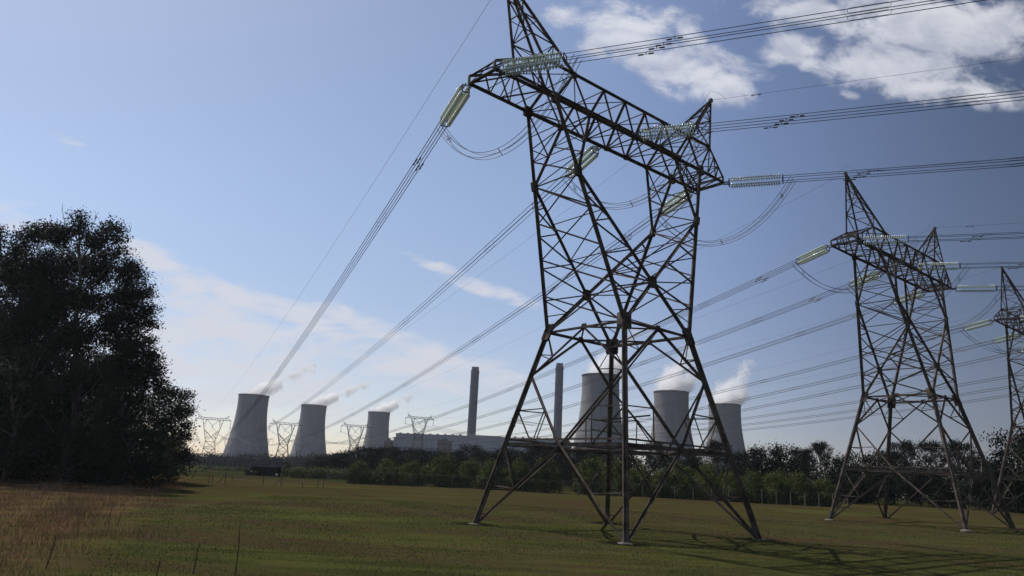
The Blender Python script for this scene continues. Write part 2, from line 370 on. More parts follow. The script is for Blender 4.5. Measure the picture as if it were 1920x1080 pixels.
    for s in (-1, 1):
        y = -s*YB; yt = -s*1.6
        ch.cross((-XB, y, ZB), (XB, y, ZB), .34); ch.cross((-10.4, yt, ZT), (10.4, yt, ZT), .28)
        for i in range(6):
            lc.ang((bx[i], y, ZB), (tx[i], yt, ZT), .17); lc.ang((tx[i], yt, ZT), (bx[i+1], y, ZB), .17)
        for sx in (-1, 1):
            T = tip(sx, s); Tt = T+V((0, 0, .6)); ch.cross((sx*XB, y, ZB), T, .3); ch.ang((sx*10.4, yt, ZT), Tt, .17); ch.ang(T, Tt, .14)
            lc.ang((sx*XB, y, ZB), (sx*10.4, yt, ZT), .12)
            for k in (.33, .66):
                lc.ang(lerp((sx*XB,y,ZB), T, k), lerp((sx*10.4,yt,ZT), Tt, k), .09); lc.ang(lerp((sx*XB,y,ZB), T, k), lerp((sx*10.4,yt,ZT), Tt, k-.33), .08)
            ch.ang((sx*7.2, yt, ZT), (sx*XB, y, ZB), .2)
    for i in range(6):
        a, b_ = V((bx[i], YB, ZB)), V((bx[i+1], YB, ZB)); c, d = V((bx[i], -YB, ZB)), V((bx[i+1], -YB, ZB))
        lc.ang(a, c, .12); lc.ang(a, lerp(c, d, .5), .09); lc.ang(lerp(c, d, .5), b_, .09)
    lc.ang((XB, YB, ZB), (XB, -YB, ZB), .12)
    tt = [-10.4,-7.2,-3.8,-1.25,1.25,3.8,7.2,10.4]
    for i in range(8):
        lc.ang((tt[i], 1.6, ZT), (tt[i], -1.6, ZT), .1)
        if i < 7: lc.ang((tt[i], 1.6*(-1)**i, ZT), (tt[i+1], -1.6*(-1)**i, ZT), .08); pass
    for sx in (-1, 1):
        zig(lc, V((sx*XB,YB,ZB)), tip(sx,-1), V((sx*XB,-YB,ZB)), tip(sx,1), 4, .09, True, start=1)
        zig(lc, V((sx*10.4,1.6,ZT)), tip(sx,-1)+V((0,0,.6)), V((sx*10.4,-1.6,ZT)), tip(sx,1)+V((0,0,.6)), 3, .08, True)
        ch.ang(tip(sx,-1), tip(sx,1), .3); ch.ang(tip(sx,-1)+V((0,0,.6)), tip(sx,1)+V((0,0,.6)), .14)
        lc.ang(tip(sx,-1), tip(sx,1)+V((0,0,.6)), .08)
    cb = ch.build('cross_beam', st, root); lc.build('beam_lacing', st, cb)
    for sx in (-1, 1):
        b = MB(); l2 = MB(); ap = V((sx*XPK, 0, ZPK)); bs = [V((sx*10.4,1.6,ZT)), V((sx*7.2,1.6,ZT)), V((sx*7.2,-1.6,ZT)), V((sx*10.4,-1.6,ZT))]
        for q in bs: b.ang(q, ap, .17)
        lv = [0, .3, .55, .76, .9]
        for i in range(4):
            p, q = bs[i], bs[(i+1)%4]
            for n_, k in enumerate(lv[1:]): l2.ang(lerp(p, ap, k), lerp(q, ap, k), .075)
            for n_ in range(4):
                if (n_+i) % 2: l2.ang(lerp(p, ap, lv[n_]), lerp(q, ap, lv[n_+1]), .085)
                else: l2.ang(lerp(q, ap, lv[n_]), lerp(p, ap, lv[n_+1]), .085)
        b.box((ap.x-.15, -.15, ap.z-.2), (ap.x+.15, .15, ap.z+.12))
        po = b.build('earth_peak', st, root); l2.build('peak_lacing', st, po)
    def steps(p, q, side):
        n_ = int((V(q)-V(p)).length/.42)
        for i in range(n_):
            b = MB(); c = lerp(p, q, i/n_); b.cyl(c, c+V(side)*(.38 if i%2 else .3)+V((0,0,.03)), .014, 4); b.build('step_bolt', st, root)
    steps(wst(-1,-1), jn(1,-1), (-.7,-.5,.4)); steps(leg(1,-1,.1), wst(1,-1), (-.8,.3,0)); steps((-7.2,-1.6,ZT), (-XPK,0,ZPK), (.9,0,.2))
    return root
T1 = strain_tower()
TP = [(8.36, 56.59, 0.0, .7034), (48.9, 89.9, .5, .6956), (91.2, 125.9, 1.42, .685), (133.0, 161.5, 1.9, .685)]
def LW(i, p):                                     # tower-local point to world
    X, Y, Z, th = TP[i]; c, s = math.cos(th), math.sin(th); return V((X+c*p[0]-s*p[1], Y+s*p[0]+c*p[1], Z+p[2]))
tl = ['nearest rusty brown lattice strain tower standing whole in the middle of the field',
      'second dark lattice strain tower, right of the nearest one and half its size',
      'third dark lattice strain tower, cut off by the right edge of the picture']
towers = [T1]+[copy_tree(T1) for _ in range(2)]
for i, t in enumerate(towers):
    t.location = TP[i][:3]; t.rotation_euler = (0, 0, TP[i][3]); tag(t, tl[i], 'pylon', 'strain towers with glass insulators')
# ---------------------------------------------------------------- suspension towers far away
def suspension_tower():
    root = empty('suspension_tower'); st = M['steel_far']; b = MB(); H_, HWs = 34.5, 18.5
    w, yw, bb = 3.2, 2.0, 6.3
    for sx in (-1,1):
        for s in (-1,1): b.ang((sx*bb, s*bb*.8, 0), (sx*w, s*yw, HWs), .34)
    for fa, fb in (((-1,-1),(1,-1)), ((-1,1),(1,1)), ((-1,-1),(-1,1)), ((1,-1),(1,1))):
        P = lambda c, t: lerp((c[0]*bb, c[1]*bb*.8, 0), (c[0]*w, c[1]*yw, HWs), t)
        for t0, t1 in ((0,.4),(.4,.72),(.72,1)):
            b.ang(P(fa,t0), P(fb,t1), .2); b.ang(P(fb,t0), P(fa,t1), .2); b.ang(P(fa,t1), P(fb,t1), .2)
    b.build('tower_body', st, root)
    for sx in (-1,1):
        b = MB()
        for s in (-1,1):
            W0, Bm = V((sx*w, s*yw, HWs)), V((sx*7.2, s*1.1, H_)); J = lerp(W0, Bm, .58); cn = V((0, s*1.8, HWs+3.6))
            b.ang(W0, Bm, .3); b.ang((-sx*w, s*yw, HWs), cn, .22); b.ang(cn, J, .24); b.ang(J, (sx*4.4, s*1.1, H_), .2)
            zig(b, W0, J, cn, J, 4, .14); zig(b, J, Bm, J, V((sx*4.4, s*1.1, H_)), 2, .12)
        zig(b, V((sx*w,-yw,HWs)), V((sx*7.2,-1.1,H_)), V((sx*w,yw,HWs)), V((sx*7.2,1.1,H_)), 5, .14)
        b.build('tower_arm', st, root)
    b = MB()
    for s in (-1,1):
        b.ang((-12.6, s*.6, H_), (12.6, s*.6, H_), .28); b.ang((-9.6, s*.8, H_+1.4), (9.6, s*.8, H_+1.4), .22)
        zig(b, V((-9.6,s*.7,H_)), V((9.6,s*.7,H_)), V((-9.6,s*.8,H_+1.4)), V((9.6,s*.8,H_+1.4)), 10, .15, False)
        for sx in (-1,1): b.ang((sx*12.6, s*.6, H_), (sx*9.6, s*.8, H_+1.4), .2)
    b.build('cross_beam', st, root)
    for sx in (-1,1):
        b = MB()
        for s in (-1,1): b.ang((sx*7.6, s*.8, H_+1.4), (sx*10.9, 0, H_+3.6), .2); b.ang((sx*9.6, s*.8, H_+1.4), (sx*10.9, 0, H_+3.6), .2)
        b.build('earth_peak', st, root)
    for sx in (-1,1):
        b = MB(); b.cyl((sx*12.4,0,H_), (sx*12.4,0,H_-4.6), .16, 6); b.cyl((sx*12.4,0,H_-4.6), (sx*12.4,0,H_-5.3), .16, 6, .5); b.build('insulator_string', M['cap'], root)
    b = MB(); b.cyl((-4.2,0,H_), (0,0,H_-4.3), .15, 6); b.cyl((4.2,0,H_), (0,0,H_-4.3), .15, 6); b.cyl((0,0,H_-4.3), (0,0,H_-5.1), .16, 6, .45); b.build('insulator_string', M['cap'], root)
    return root
SUS = suspension_tower()
LINE_RZ = math.atan2(.373, .928)
sus = []
def place_sus(px, ytop, D, label, first=False, sc=1.0, rz=LINE_RZ, grp='suspension towers at the far side of the field'):
    o = SUS if first else copy_tree(SUS); top = at(px, ytop, D); o.scale = (sc, sc, sc)
    o.location = (top.x, D, top.z-34.5*sc); o.rotation_euler = (0,0,rz); tag(o, label, 'pylon', grp); sus.append(o); return o
place_sus(400, 787, 560, 'grey suspension pylon left of the leftmost cooling tower, largest of the far pylons', True)
place_sus(536, 796, 615, 'grey suspension pylon in the gap between the leftmost and second cooling towers')
place_sus(667, 800, 655, 'grey suspension pylon in front of the gap between second and third cooling towers')
place_sus(787, 785, 650, 'grey suspension pylon standing before the left end of the boiler house')
place_sus(430, 824, 1100, 'tiny pylon on the horizon just right of the leftmost far pylon', sc=.95, grp='tiny pylons on the horizon')
place_sus(497, 824, 1130, 'tiny pylon on the horizon seen against the leftmost cooling tower', sc=.95, grp='tiny pylons on the horizon')
place_sus(358, 824, 1080, 'tiny pylon on the horizon partly hidden by the left trees', sc=.95, grp='tiny pylons on the horizon')
place_sus(562, 834, 1250, 'tiny pylon on the horizon in front of the second cooling tower', sc=.95, grp='tiny pylons on the horizon')
def sus_pt(i, p):
    o = sus[i]; c, s = math.cos(o.rotation_euler[2]), math.sin(o.rotation_euler[2]); k = o.scale[0]
    return V((o.location.x+k*(c*p[0]-s*p[1]), o.location.y+k*(s*p[0]+c*p[1]), o.location.z+k*p[2]))
# ---------------------------------------------------------------- insulators, conductors, jumpers, earth wires
def span(p, q, sag, t): return p+(q-p)*t - V((0,0,4*sag*t*(1-t)))
OFF = [(-.24, .24), (.24, .24), (-.24, -.24), (.24, -.24)]
ts = [0,.002,.006,.012,.02,.03,.045,.06,.08,.1,.13,.16,.2,.24,.28,.32,.37,.42,.47,.52,.57,.62,.67,.72,.77,.82,.86,.9,.94,.97,1]
SIDE = {'left': 'left arm', 'mid': 'middle', 'right': 'right arm'}
TN = ['nearest tower', 'second tower', 'third tower', 'tower beyond the right edge']
def axes(d):
    d = d.normalized(); x = d.cross(V((0,0,1))).normalized(); return d, x, x.cross(d).normalized()
def insulators(A, d, label, nseg=14):
    """four strings of glass discs two by two from attachment A along d; returns the clamp point"""
    d, x, y = axes(d); root = empty('insulator_set', A); tag(root, label, 'insulators', 'glass insulator sets on the strain towers')
    b = MB()
    for k in (-1, 1): b.bar(x*.24*k, x*.24*k+d*.55, .07, .12)
    for k in (-1, 1): b.bar(d*.55+y*.30*k-x*.31, d*.55+y*.30*k+x*.31, .03, .09); b.bar(d*.55+x*.26*k-y*.33, d*.55+x*.26*k+y*.33, .03, .07)
    b.build('tower_yoke', M['cap'], root)
    Lh = .75; n = 20; pt = .215
    for ox in (-1, 1):
        for oy in (-1, 1):
            c = x*.27*ox+y*.30*oy; b = MB()
            for i in range(n):
                z = Lh+i*pt
                b.lathe([(.03, z), (.06, z+.012), (.165, z+.075), (.172, z+.095), (.15, z+.105), (.13, z+.09), (.05, z+.10)], nseg, c, (x, y, d))
            s_ = b.build('insulator_string', M['glass'], root, True)
            b = MB(); b.cyl(c+d*.55, c+d*(Lh+n*pt+.15), .018, 6)
            for i in range(n): z = Lh+i*pt; b.cyl(c+d*(z-.05), c+d*(z+.04), .042, 7, .038)
            b.build('string_caps', M['cap'], s_)
    e = d*(Lh+n*pt+.15); b = MB()
    for k in (-1, 1): b.bar(e+y*.30*k-x*.31, e+y*.30*k+x*.31, .03, .09); b.bar(e+x*.26*k-y*.33, e+x*.26*k+y*.33, .03, .07)
    b.build('line_yoke', M['cap'], root)
    return A+e
def bundle(p, q, sag, label, r=.027, detail=True, grp='conductor bundles of the power lines', four=True, n=4):
    root = empty('conductor_bundle', p); tag(root, label, 'power line', grp)
    d, x, y = axes(span(p, q, sag, .02)-p)
    for ox, oy in (OFF if four else [(-.24, 0), (.24, 0)]):
        b = MB(); b.tube([span(p, q, sag, t)-p+x*ox+y*oy for t in ts], r, n); b.build('wire', M['wire'], root)
    if detail:
        Ln = (q-p).length
        b = MB()
        for k, (ox, oy) in enumerate(OFF):
            t = (5.4+(.8 if ox > 0 else 0)+(1.1 if oy > 0 else 0))/Ln; c = span(p, q, sag, t)-p+x*ox+y*oy
            dd = (span(p, q, sag, t+.001)-span(p, q, sag, t)).normalized()
            b.bar(c+y*.02, c-y*.16, .05); b.bar(c-y*.15-dd*.42, c-y*.15+dd*.42, .02)
            for e in (-1, 1): b.cyl(c-y*.15+dd*e*.17, c-y*.15+dd*e*.5, .05, 6)
        b.build('vibration_damper', M['cap'], root)
        for dist in (17, 48, 85, 130, 180):
            if dist > Ln*.9: break
            t = dist/Ln; c = span(p, q, sag, t)-p; dd = (span(p, q, sag, t+.001)-span(p, q, sag, t)).normalized(); b = MB()
            for oy in (-.24, .24):
                a = [c+x*-.18+y*oy, c+x*-.24+y*oy+dd*.18, c+x*-.24+y*oy+dd*2.0, c+x*-.15+y*oy+dd*2.2, c+x*.15+y*oy+dd*2.2, c+x*.24+y*oy+dd*2.0, c+x*.24+y*oy+dd*.18, c+x*.18+y*oy]
                for i in range(8): b.tube([a[i]+y*.05, a[(i+1)%8]+y*.05], .012, 4)
            b.build('spacer', M['cap'], root)
    return root
def jumper(p, q, dp, dq, depth, label):
    root = empty('jumper_loop', p); tag(root, label, 'cable loop', 'jumper loops under the strain towers')
    ln = (q-p).normalized(); x = ln.cross(V((0,0,1))).normalized()
    def P(t): return (q-p)*t - V((0,0,depth*(1-abs(2*t-1)**2.1)))
    for k, (ox, oy) in enumerate(OFF):
        b = MB(); pts = [P(i/26)+x*ox*(1 if 0 < i < 26 else .9)+(V((0,0,oy*.75)))+ln*oy*.6*(math.cos(i/26*math.pi)) for i in range(27)]; b.tube(pts, .022, 5)
        b.build('wire', M['wire'], root)
    for t in (.08, .5, .92):
        b = MB(); c = P(t)
        b.bar(c+x*.24+V((0,0,.2)), c-x*.24-V((0,0,.2)), .04); b.bar(c-x*.24+V((0,0,.2)), c+x*.24-V((0,0,.2)), .04); b.build('spacer', M['cap'], root)
    return root
FD = V((math.cos(math.radians(25)), -math.sin(math.radians(25)), 0))
AX = [('left', (-14.77, YT, ZB-.1), (-14.77, -YT, ZB-.1), -12.4), ('mid', (-.9, YB, ZB-.15), (-.2, -YB, ZB+.1), 0), ('right', (12.1, YT, ZB-.1), (12.65, -YT, ZB-.1), 12.4)]
GOAL = ['leftmost far pylon', 'second far pylon', 'third far pylon', 'fourth far pylon']
SAG = [(20, 15.5, 17.5), (16, 15, 15), (14, 14, 14), (13, 13, 13)]
for i in range(4):
    for k, (nm, lb, lf, off) in enumerate(AX):
        A = LW(i, lb); E_ = sus_pt(i, (off, 0, 34.5-5.1 if off else 34.5-5.0)); sg = SAG[i][k]
        d = (span(A, E_, sg, .01)-A)
        lab = f'{SIDE[nm]} of the {TN[i]}'
        if i < 3:
            e1 = insulators(A, d, f'glass insulators on the far side of {lab}', 14 if i == 0 else 9)
            A2 = LW(i, lf); E2 = A2+FD*380+V((0,0,5)); d2 = span(A2, E2, 6, .01)-A2
            e2 = insulators(A2, d2, f'glass insulators on the near side of {lab}', 14 if i == 0 else 9)
            bundle(e2, E2, 5.8, f'dark wires leaving {lab} towards the right edge')
            jumper(e1+d.normalized()*.7, e2+d2.normalized()*.9, d, d2, 4.4 if i == 0 else 4.6, f'drooping jumper loop below {lab}')
        else: e1 = A+d.normalized()*5.2
        bundle(e1, E_, sg, f'dark wires from {lab} to {GOAL[i]}', detail=i < 3, r=.033 if i < 2 else .03)
    for sx in (-1, 1):
        A = LW(i, (sx*XPK, 0, ZPK)); E_ = sus_pt(i, (sx*10.9, 0, 38.1)); b = MB(); b.tube([span(A, E_, 11, t)-A for t in ts], .014, 4)
        o = b.build('earth_wire', M['wire']); o.location = A
        pk = 'left peak' if sx < 0 else 'right peak'
        tag(o, f'thin single wire from {pk} of {TN[i]} to {GOAL[i]}', 'power line', 'earth wires')
        if i < 3:
            E2 = A+FD*380+V((0,0,5)); b = MB(); b.tube([span(A, E2, 4, t)-A for t in ts], .014, 4)
            c = span(A, E2, 4, 4.2/380)-A; b.cyl(c-FD*.45-V((0,0,.1)), c-FD*.15-V((0,0,.1)), .045, 6); b.cyl(c+FD*.15-V((0,0,.1)), c+FD*.45-V((0,0,.1)), .045, 6); b.bar(c, c-V((0,0,.12)), .04)
            d = (span(A, E_, 11, .01)-A).normalized(); pp = [-FD*0+d*1.3, d*.9+V((0,0,.5)), V((0,0,1.0)), FD*.8+V((0,0,.6)), FD*1.5-V((0,0,.15))]
            b.tube([lerp(pp[j], pp[min(j+1, 4)], f) for j in range(4) for f in (0, .5)]+[pp[4]], .012, 4)
            o = b.build('earth_wire', M['wire']); o.location = A
            tag(o, f'thin single wire from {pk} of {TN[i]} rightwards', 'power line', 'earth wires')
# onward spans behind the far pylons
for i, j in ((0, 6), (0, 4), (1, 5), (2, 7)):
    for off, nm in ((-12.4, 'left'), (0, 'middle'), (12.4, 'right')):
        bundle(sus_pt(i, (off, 0, 29.4)), sus_pt(j, (off, 0, 29.4)), 14, f'faint {nm} wires from {GOAL[i]} to tiny pylon {["by the leftmost tower", "", "beside the left trees", "at the second cooling tower"][j-4]}', .03, False, 'faint wires on the horizon', False, 3)
# ---------------------------------------------------------------- power station
def shell_mat():
    mt = bpy.data.materials.new('cooling_tower_concrete'); mt.use_nodes = True; g = G(mt.node_tree); b = mt.node_tree.nodes['Principled BSDF']
    tc = g.n('ShaderNodeTexCoord'); P = tc.outputs['Object']; sp = g.n('ShaderNodeSeparateXYZ'); g.l(P, sp.inputs[0])
    st = g.noise(g.mapping(P, sc=(1, 1, .06)), .3, 6, .65); bl = g.noise(P, .03, 4, .6)
    c = g.mix(g.sstep(st, .3, .7), (.215, .205, .198), (.135, .128, .127)); c = g.mix(g.math('MULTIPLY', g.sstep(bl, .35, .65), .4), c, (.145, .14, .14))
    rib = g.n('ShaderNodeTexWave', wave_type='BANDS', bands_direction='Z'); rib.inputs['Scale'].default_value = .16; g.l(P, rib.inputs[0])
    c = g.mix(g.math('MULTIPLY', g.sstep(rib.outputs[1], .86, 1), .12), c, (.16, .16, .16))
    g.l(c, b.inputs['Base Color']); b.inputs['Roughness'].default_value = .9; return mt
M['shell'] = shell_mat()
def cooling_tower():
    root = empty('cooling_tower'); R0, RT, ZTH, HT = 46.0, 26.4, 106.0, 120.0
    def rad(z): return RT*math.sqrt(1+((z-ZTH)/78.0)**2*1.05)*(1.0)
    prof = [(rad(z), z) for z in np.linspace(8, HT, 40)]
    inner = [(r-.9, z) for r, z in prof[::-1]]
    b = MB(); b.lathe(prof+[(prof[-1][0]+.5, HT-.2), (prof[-1][0]+.5, HT+1.1), (prof[-1][0]-.9, HT+1.1)]+inner, 72); b.build('shell', M['shell'], root, True)
    b = MB()
    for i in range(36):
        a0 = i*math.pi/18
        for dlt in (-1, 1):
            a1 = a0+dlt*math.pi/36; r1 = rad(8)-.45; r2 = rad(0)
            b.cyl((r2*math.cos(a0), r2*math.sin(a0), -1), (r1*math.cos(a1), r1*math.sin(a1), 8.3), .5, 6)
    b.build('support_columns', M['shell'], root)
    return root
CT = cooling_tower(); cts = []
def place_ct(px, ytop, D, wpx, label, first=False):
    o = CT if first else copy_tree(CT); t = at(px, ytop, D); k = (wpx*D/FPX/2)/27.0
    o.scale = (k, k, 1.0); o.location = (t.x, D, t.z-121.1); o.rotation_euler = (0,0,px*.01); tag(o, label, 'cooling tower', 'cooling towers of the power station'); cts.append((o, t, k)); return o
place_ct(476.5, 741, 1285, 55, 'grey concrete cooling tower furthest left, before the lowest wires of the nearest line', True)
place_ct(589, 760, 1440, 46.5, 'grey concrete cooling tower, second from the left, with steam drifting right')
place_ct(711, 773, 1530, 40.5, 'smallest grey cooling tower, just left of the boiler house')
place_ct(1126.5, 704, 950, 71, 'tallest looking cooling tower, behind the two middle legs of the nearest strain tower')
place_ct(1258.5, 735, 1075, 65, 'grey cooling tower seen between the right legs of the nearest strain tower')
place_ct(1358.5, 759, 1185, 59, 'rightmost cooling tower, behind the right foot leg of the nearest strain tower')
M['stack'] = mat('chimney_concrete', (.065, .066, .082), .85, scale=.05, col2=(.048, .05, .065))
M['stack_dark'] = mat('chimney_cap', (.11, .11, .12), .85, var=.2)
M['clad'] = mat('grey_cladding', (.20, .21, .25), .7, scale=.04, col2=(.16, .17, .21))
M['clad2'] = mat('dark_cladding', (.17, .175, .19), .7, scale=.04, var=.2)
def chimney(px, ytop, D, wpx, label):
    t = at(px, ytop, D); w = wpx*D/FPX; root = empty('chimney', (t.x, D, 0)); tag(root, label, 'chimney', 'tall chimneys of the power station'); H_ = t.z
    b = MB(); r = w/2/math.cos(math.pi/8)
    b.lathe([(r*1.13, 0), (r*1.03, H_*.5), (r, H_-6), (r*.0, H_-6)], 8); sh = b.build('shaft', M['stack'], root); sh.rotation_euler = (0,0,math.pi/8)
    b = MB()
    for k in (-.45, .0, .45): b.cyl((k*w*.55, 0, H_-6.1), (k*w*.55, 0, H_), w*.2, 12)
    b.build('flue', M['stack_dark'], root)
    b = MB()
    for z in (H_*.62, H_*.82, H_-10): b.lathe([(r*1.02, z), (r*1.14, z), (r*1.14, z+.5), (r*1.02, z+.5)], 8)
    o = b.build('gallery', M['stack_dark'], root); o.rotation_euler = (0,0,math.pi/8)
chimney(891.5, 688, 1330, 15.0, 'tall square grey chimney rising left of the nearest strain tower')
chimney(1049.5, 681, 1250, 14.5, 'tall square grey chimney seen between left legs of the nearest strain tower')
def boiler_house():
    p0 = at(739, 812, 1270); p1 = at(1062, 814, 1200); root = empty('boiler_house', (p0.x, p0.y, 0)); tag(root, 'long grey boiler house of the power station behind the dark trees', 'building')
    ln = V((p1.x-p0.x, p1.y-p0.y, 0)); Lg = ln.length; root.rotation_euler = (0,0,math.atan2(ln.y, ln.x)); H_ = p0.z
    b = MB(); b.box((0, 0, 0), (Lg, 60, H_-7)); wl = b.build('wall', M['clad'], root)
    b = MB()
    for i in range(28): x = Lg*(i+.5)/28; b.box((x-.6, -.5, 0), (x+.6, .05, H_-9))
    b.build('wall_columns', M['clad2'], root)
    b = MB(); b.box((-.8, -1.2, H_-8), (Lg+.8, 61, H_-6.6)); b.box((1, 6, H_-6.7), (Lg*.44, 50, H_+.5)); b.box((Lg*.44+.1, 8, H_-6.7), (Lg*.62, 50, H_+1.8)); b.box((Lg*.62+.1, 8, H_-6.7), (Lg-1, 50, H_)); b.build('roof', M['clad2'], root)
    b = MB(); rr = random.Random(4)
    for i in range(22): x = Lg*(i+.5)/22; b.box((x-1.6, 10, H_-.5), (x+1.6, 14, H_+1.9+rr.random()*.5))
    b.build('roof_vent', M['clad2'], root)
    for z0, z1 in ((.62, .67), (.33, .37)): b = MB(); b.box((3, -.25, H_*z0), (Lg-3, .1, H_*z1)); b.build('window_band', M['stack_dark'], root)
    for bx_ in (((Lg*.30, -36, 0), (Lg*.52, -1.3, H_*.62)), ((Lg*.62, -30, 0), (Lg*.99, -1.3, H_*.68)), ((-6, 5, 0), (-.9, 30, H_*.7))): b = MB(); b.box(*bx_); b.build('annex', M['clad'], root)
boiler_house()
M['brick'] = mat('brown_brick', (.17, .12, .105), .9, scale=.2, var=.3)
def brick_hut(px, y, D, w, h, label):
    t = at(px, y, D); r = empty('plant_building', (t.x, D, t.z-h)); tag(r, label, 'building')
    b = MB(); b.box((-w/2, 0, -12), (w/2, w*.6, h-.6)); b.build('wall', M['brick'], r)
    b = MB(); b.box((-w/2-.5, -.5, h-.6), (w/2+.5, w*.6+.5, h)); b.box((-w*.2, w*.1, h), (w*.15, w*.4, h+2)); b.build('roof', M['stack_dark'], r)
    b = MB()
    for i in range(4): x = -w/2+w*(i+.5)/4; b.box((x-1, -.12, h*.45), (x+1, .1, h*.7))
    b.build('window', M['dark'], r)
brick_hut(834, 826, 800, 15, 9, 'low brown plant building poking above the trees below the boiler house')
brick_hut(729, 825, 800, 9, 8, 'small brown plant building poking above the trees beside the smallest cooling tower')
# ---------------------------------------------------------------- steam
def steam(t, w, h, lean, dens, seed, label, px0=None):
    """soft billowing volume drifting to the right of the rim"""
    root_loc = V((t.x, t.y, t.z)); Bx = MB()
    x0, x1 = -w*.5, lean+w*.5
    Bx.box((x0, -w*.5, -h*.03), (x1, w*.5, h))
    mt = bpy.data.materials.new('steam'); mt.use_nodes = True; nt = mt.node_tree; g = G(nt)
    nt.nodes.remove(nt.nodes['Principled BSDF']); out = nt.nodes['Material Output']
    tc = g.n('ShaderNodeTexCoord'); P = tc.outputs['Object']; sp = g.n('ShaderNodeSeparateXYZ'); g.l(P, sp.inputs[0])
    zz = g.math('DIVIDE', sp.outputs[2], h); z0 = g.math('MAXIMUM', zz, 0.0)
    cx = g.math('MULTIPLY', g.math('POWER', z0, 1.25), lean)
    rad = g.math('MULTIPLY_ADD', z0, w*.12, w*.30)
    dx = g.math('DIVIDE', g.math('SUBTRACT', sp.outputs[0], cx), rad); dy = g.math('DIVIDE', sp.outputs[1], rad)
    r = g.math('SQRT', g.math('ADD', g.math('MULTIPLY', dx, dx), g.math('MULTIPLY', dy, dy)))
    nz = g.noise(g.mapping(P, loc=(seed*3.1, seed, 0)), 3.6/w, 7, .66, .6)
    f = g.math('SUBTRACT', g.math('ADD', 1.0, g.math('MULTIPLY', g.math('SUBTRACT', nz, .5), 3.3)), g.math('ADD', g.math('MULTIPLY', r, .9), g.math('MULTIPLY', g.math('POWER', z0, 1.5), .95)))
    dn = g.math('MULTIPLY', g.math('MULTIPLY', g.sstep(f, 0, .9), g.sstep(zz, -.03, .03)), dens)
    pv = g.n('ShaderNodeVolumePrincipled'); pv.inputs['Color'].default_value = (1, 1, 1, 1); pv.inputs['Anisotropy'].default_value = .0
    g.l(dn, pv.inputs['Density']); g.l(pv.outputs[0], out.inputs['Volume'])
    o = Bx.build('steam_plume', mt); o.location = root_loc; tag(o, label, 'steam', kind='stuff')
    mt.cycles.volume_step_rate = 1.0 if hasattr(mt, 'cycles') else 1
st_par = [(74, 60, 105, .2, 'thin steam drifting right from the leftmost cooling tower'), (74, 58, 130, .22, 'white steam streaming right off the second cooling tower'),
          (70, 48, 80, .22, 'small white steam tuft over the smallest cooling tower'), (78, 70, 60, .15, 'steam column above the tallest looking cooling tower'),
          (88, 74, 34, .15, 'thick steam cloud above the cooling tower between the right legs'), (90, 74, 44, .15, 'thick steam cloud above the rightmost cooling tower')]
for k, (w, h, ln_, dn_, lb) in enumerate(st_par): steam(cts[k][1], w, h, ln_, dn_, k+1, lb)
# ---------------------------------------------------------------- trees
def leaf_cloud(rng, lobes, n, size, flat=.75, inner=.55, outw=.8):
    """leaf-sized quads spread through lobes [(x,y,z,rx,ry,rz)]"""
    lob = np.array(lobes); vol = (lob[:,3]*lob[:,4]*lob[:,5])**.72; idx = rng.choice(len(lob), n, p=vol/vol.sum())
    d = rng.normal(size=(n,3)); d /= np.linalg.norm(d, axis=1)[:,None]
    r = inner+(1-inner)*rng.random(n)**.6
    # twig-scale clustering
    k = max(6, n//55); cd = rng.normal(size=(k,3)); cd /= np.linalg.norm(cd, axis=1)[:,None]; cr = inner+(1-inner)*rng.random(k)**.5; ci = rng.choice(len(lob), k, p=vol/vol.sum())
    which = rng.integers(0, k, n); m_ = rng.random(n) < .85
    cen = lob[ci,:3]+cd*cr[:,None]*lob[ci,3:6]
    own = lob[idx,:3]+d*r[:,None]*lob[idx,3:6]
    sp_ = size*2.0
    clu = cen[which]+rng.normal(size=(n,3))*sp_*np.array([1,1,.62])
    P = np.where(m_[:,None], clu, own)
    nrm = np.where(m_[:,None], (cd*1.0)[which], d)*outw+rng.normal(size=(n,3))*.55+np.array([0,0,.25]); nrm /= np.linalg.norm(nrm, axis=1)[:,None]
    a = rng.normal(size=(n,3)); a -= (a*nrm).sum(1)[:,None]*nrm; a /= np.linalg.norm(a, axis=1)[:,None]; b = np.cross(nrm, a)
    s = size*(.6+.8*rng.random(n))[:,None]
    v_ = np.empty((n,4,3)); v_[:,0] = P-a*s*.5; v_[:,1] = P+b*s*.3; v_[:,2] = P+a*s*.5; v_[:,3] = P-b*s*.3
    return v_.reshape(-1,3), np.arange(n*4).reshape(-1,4)
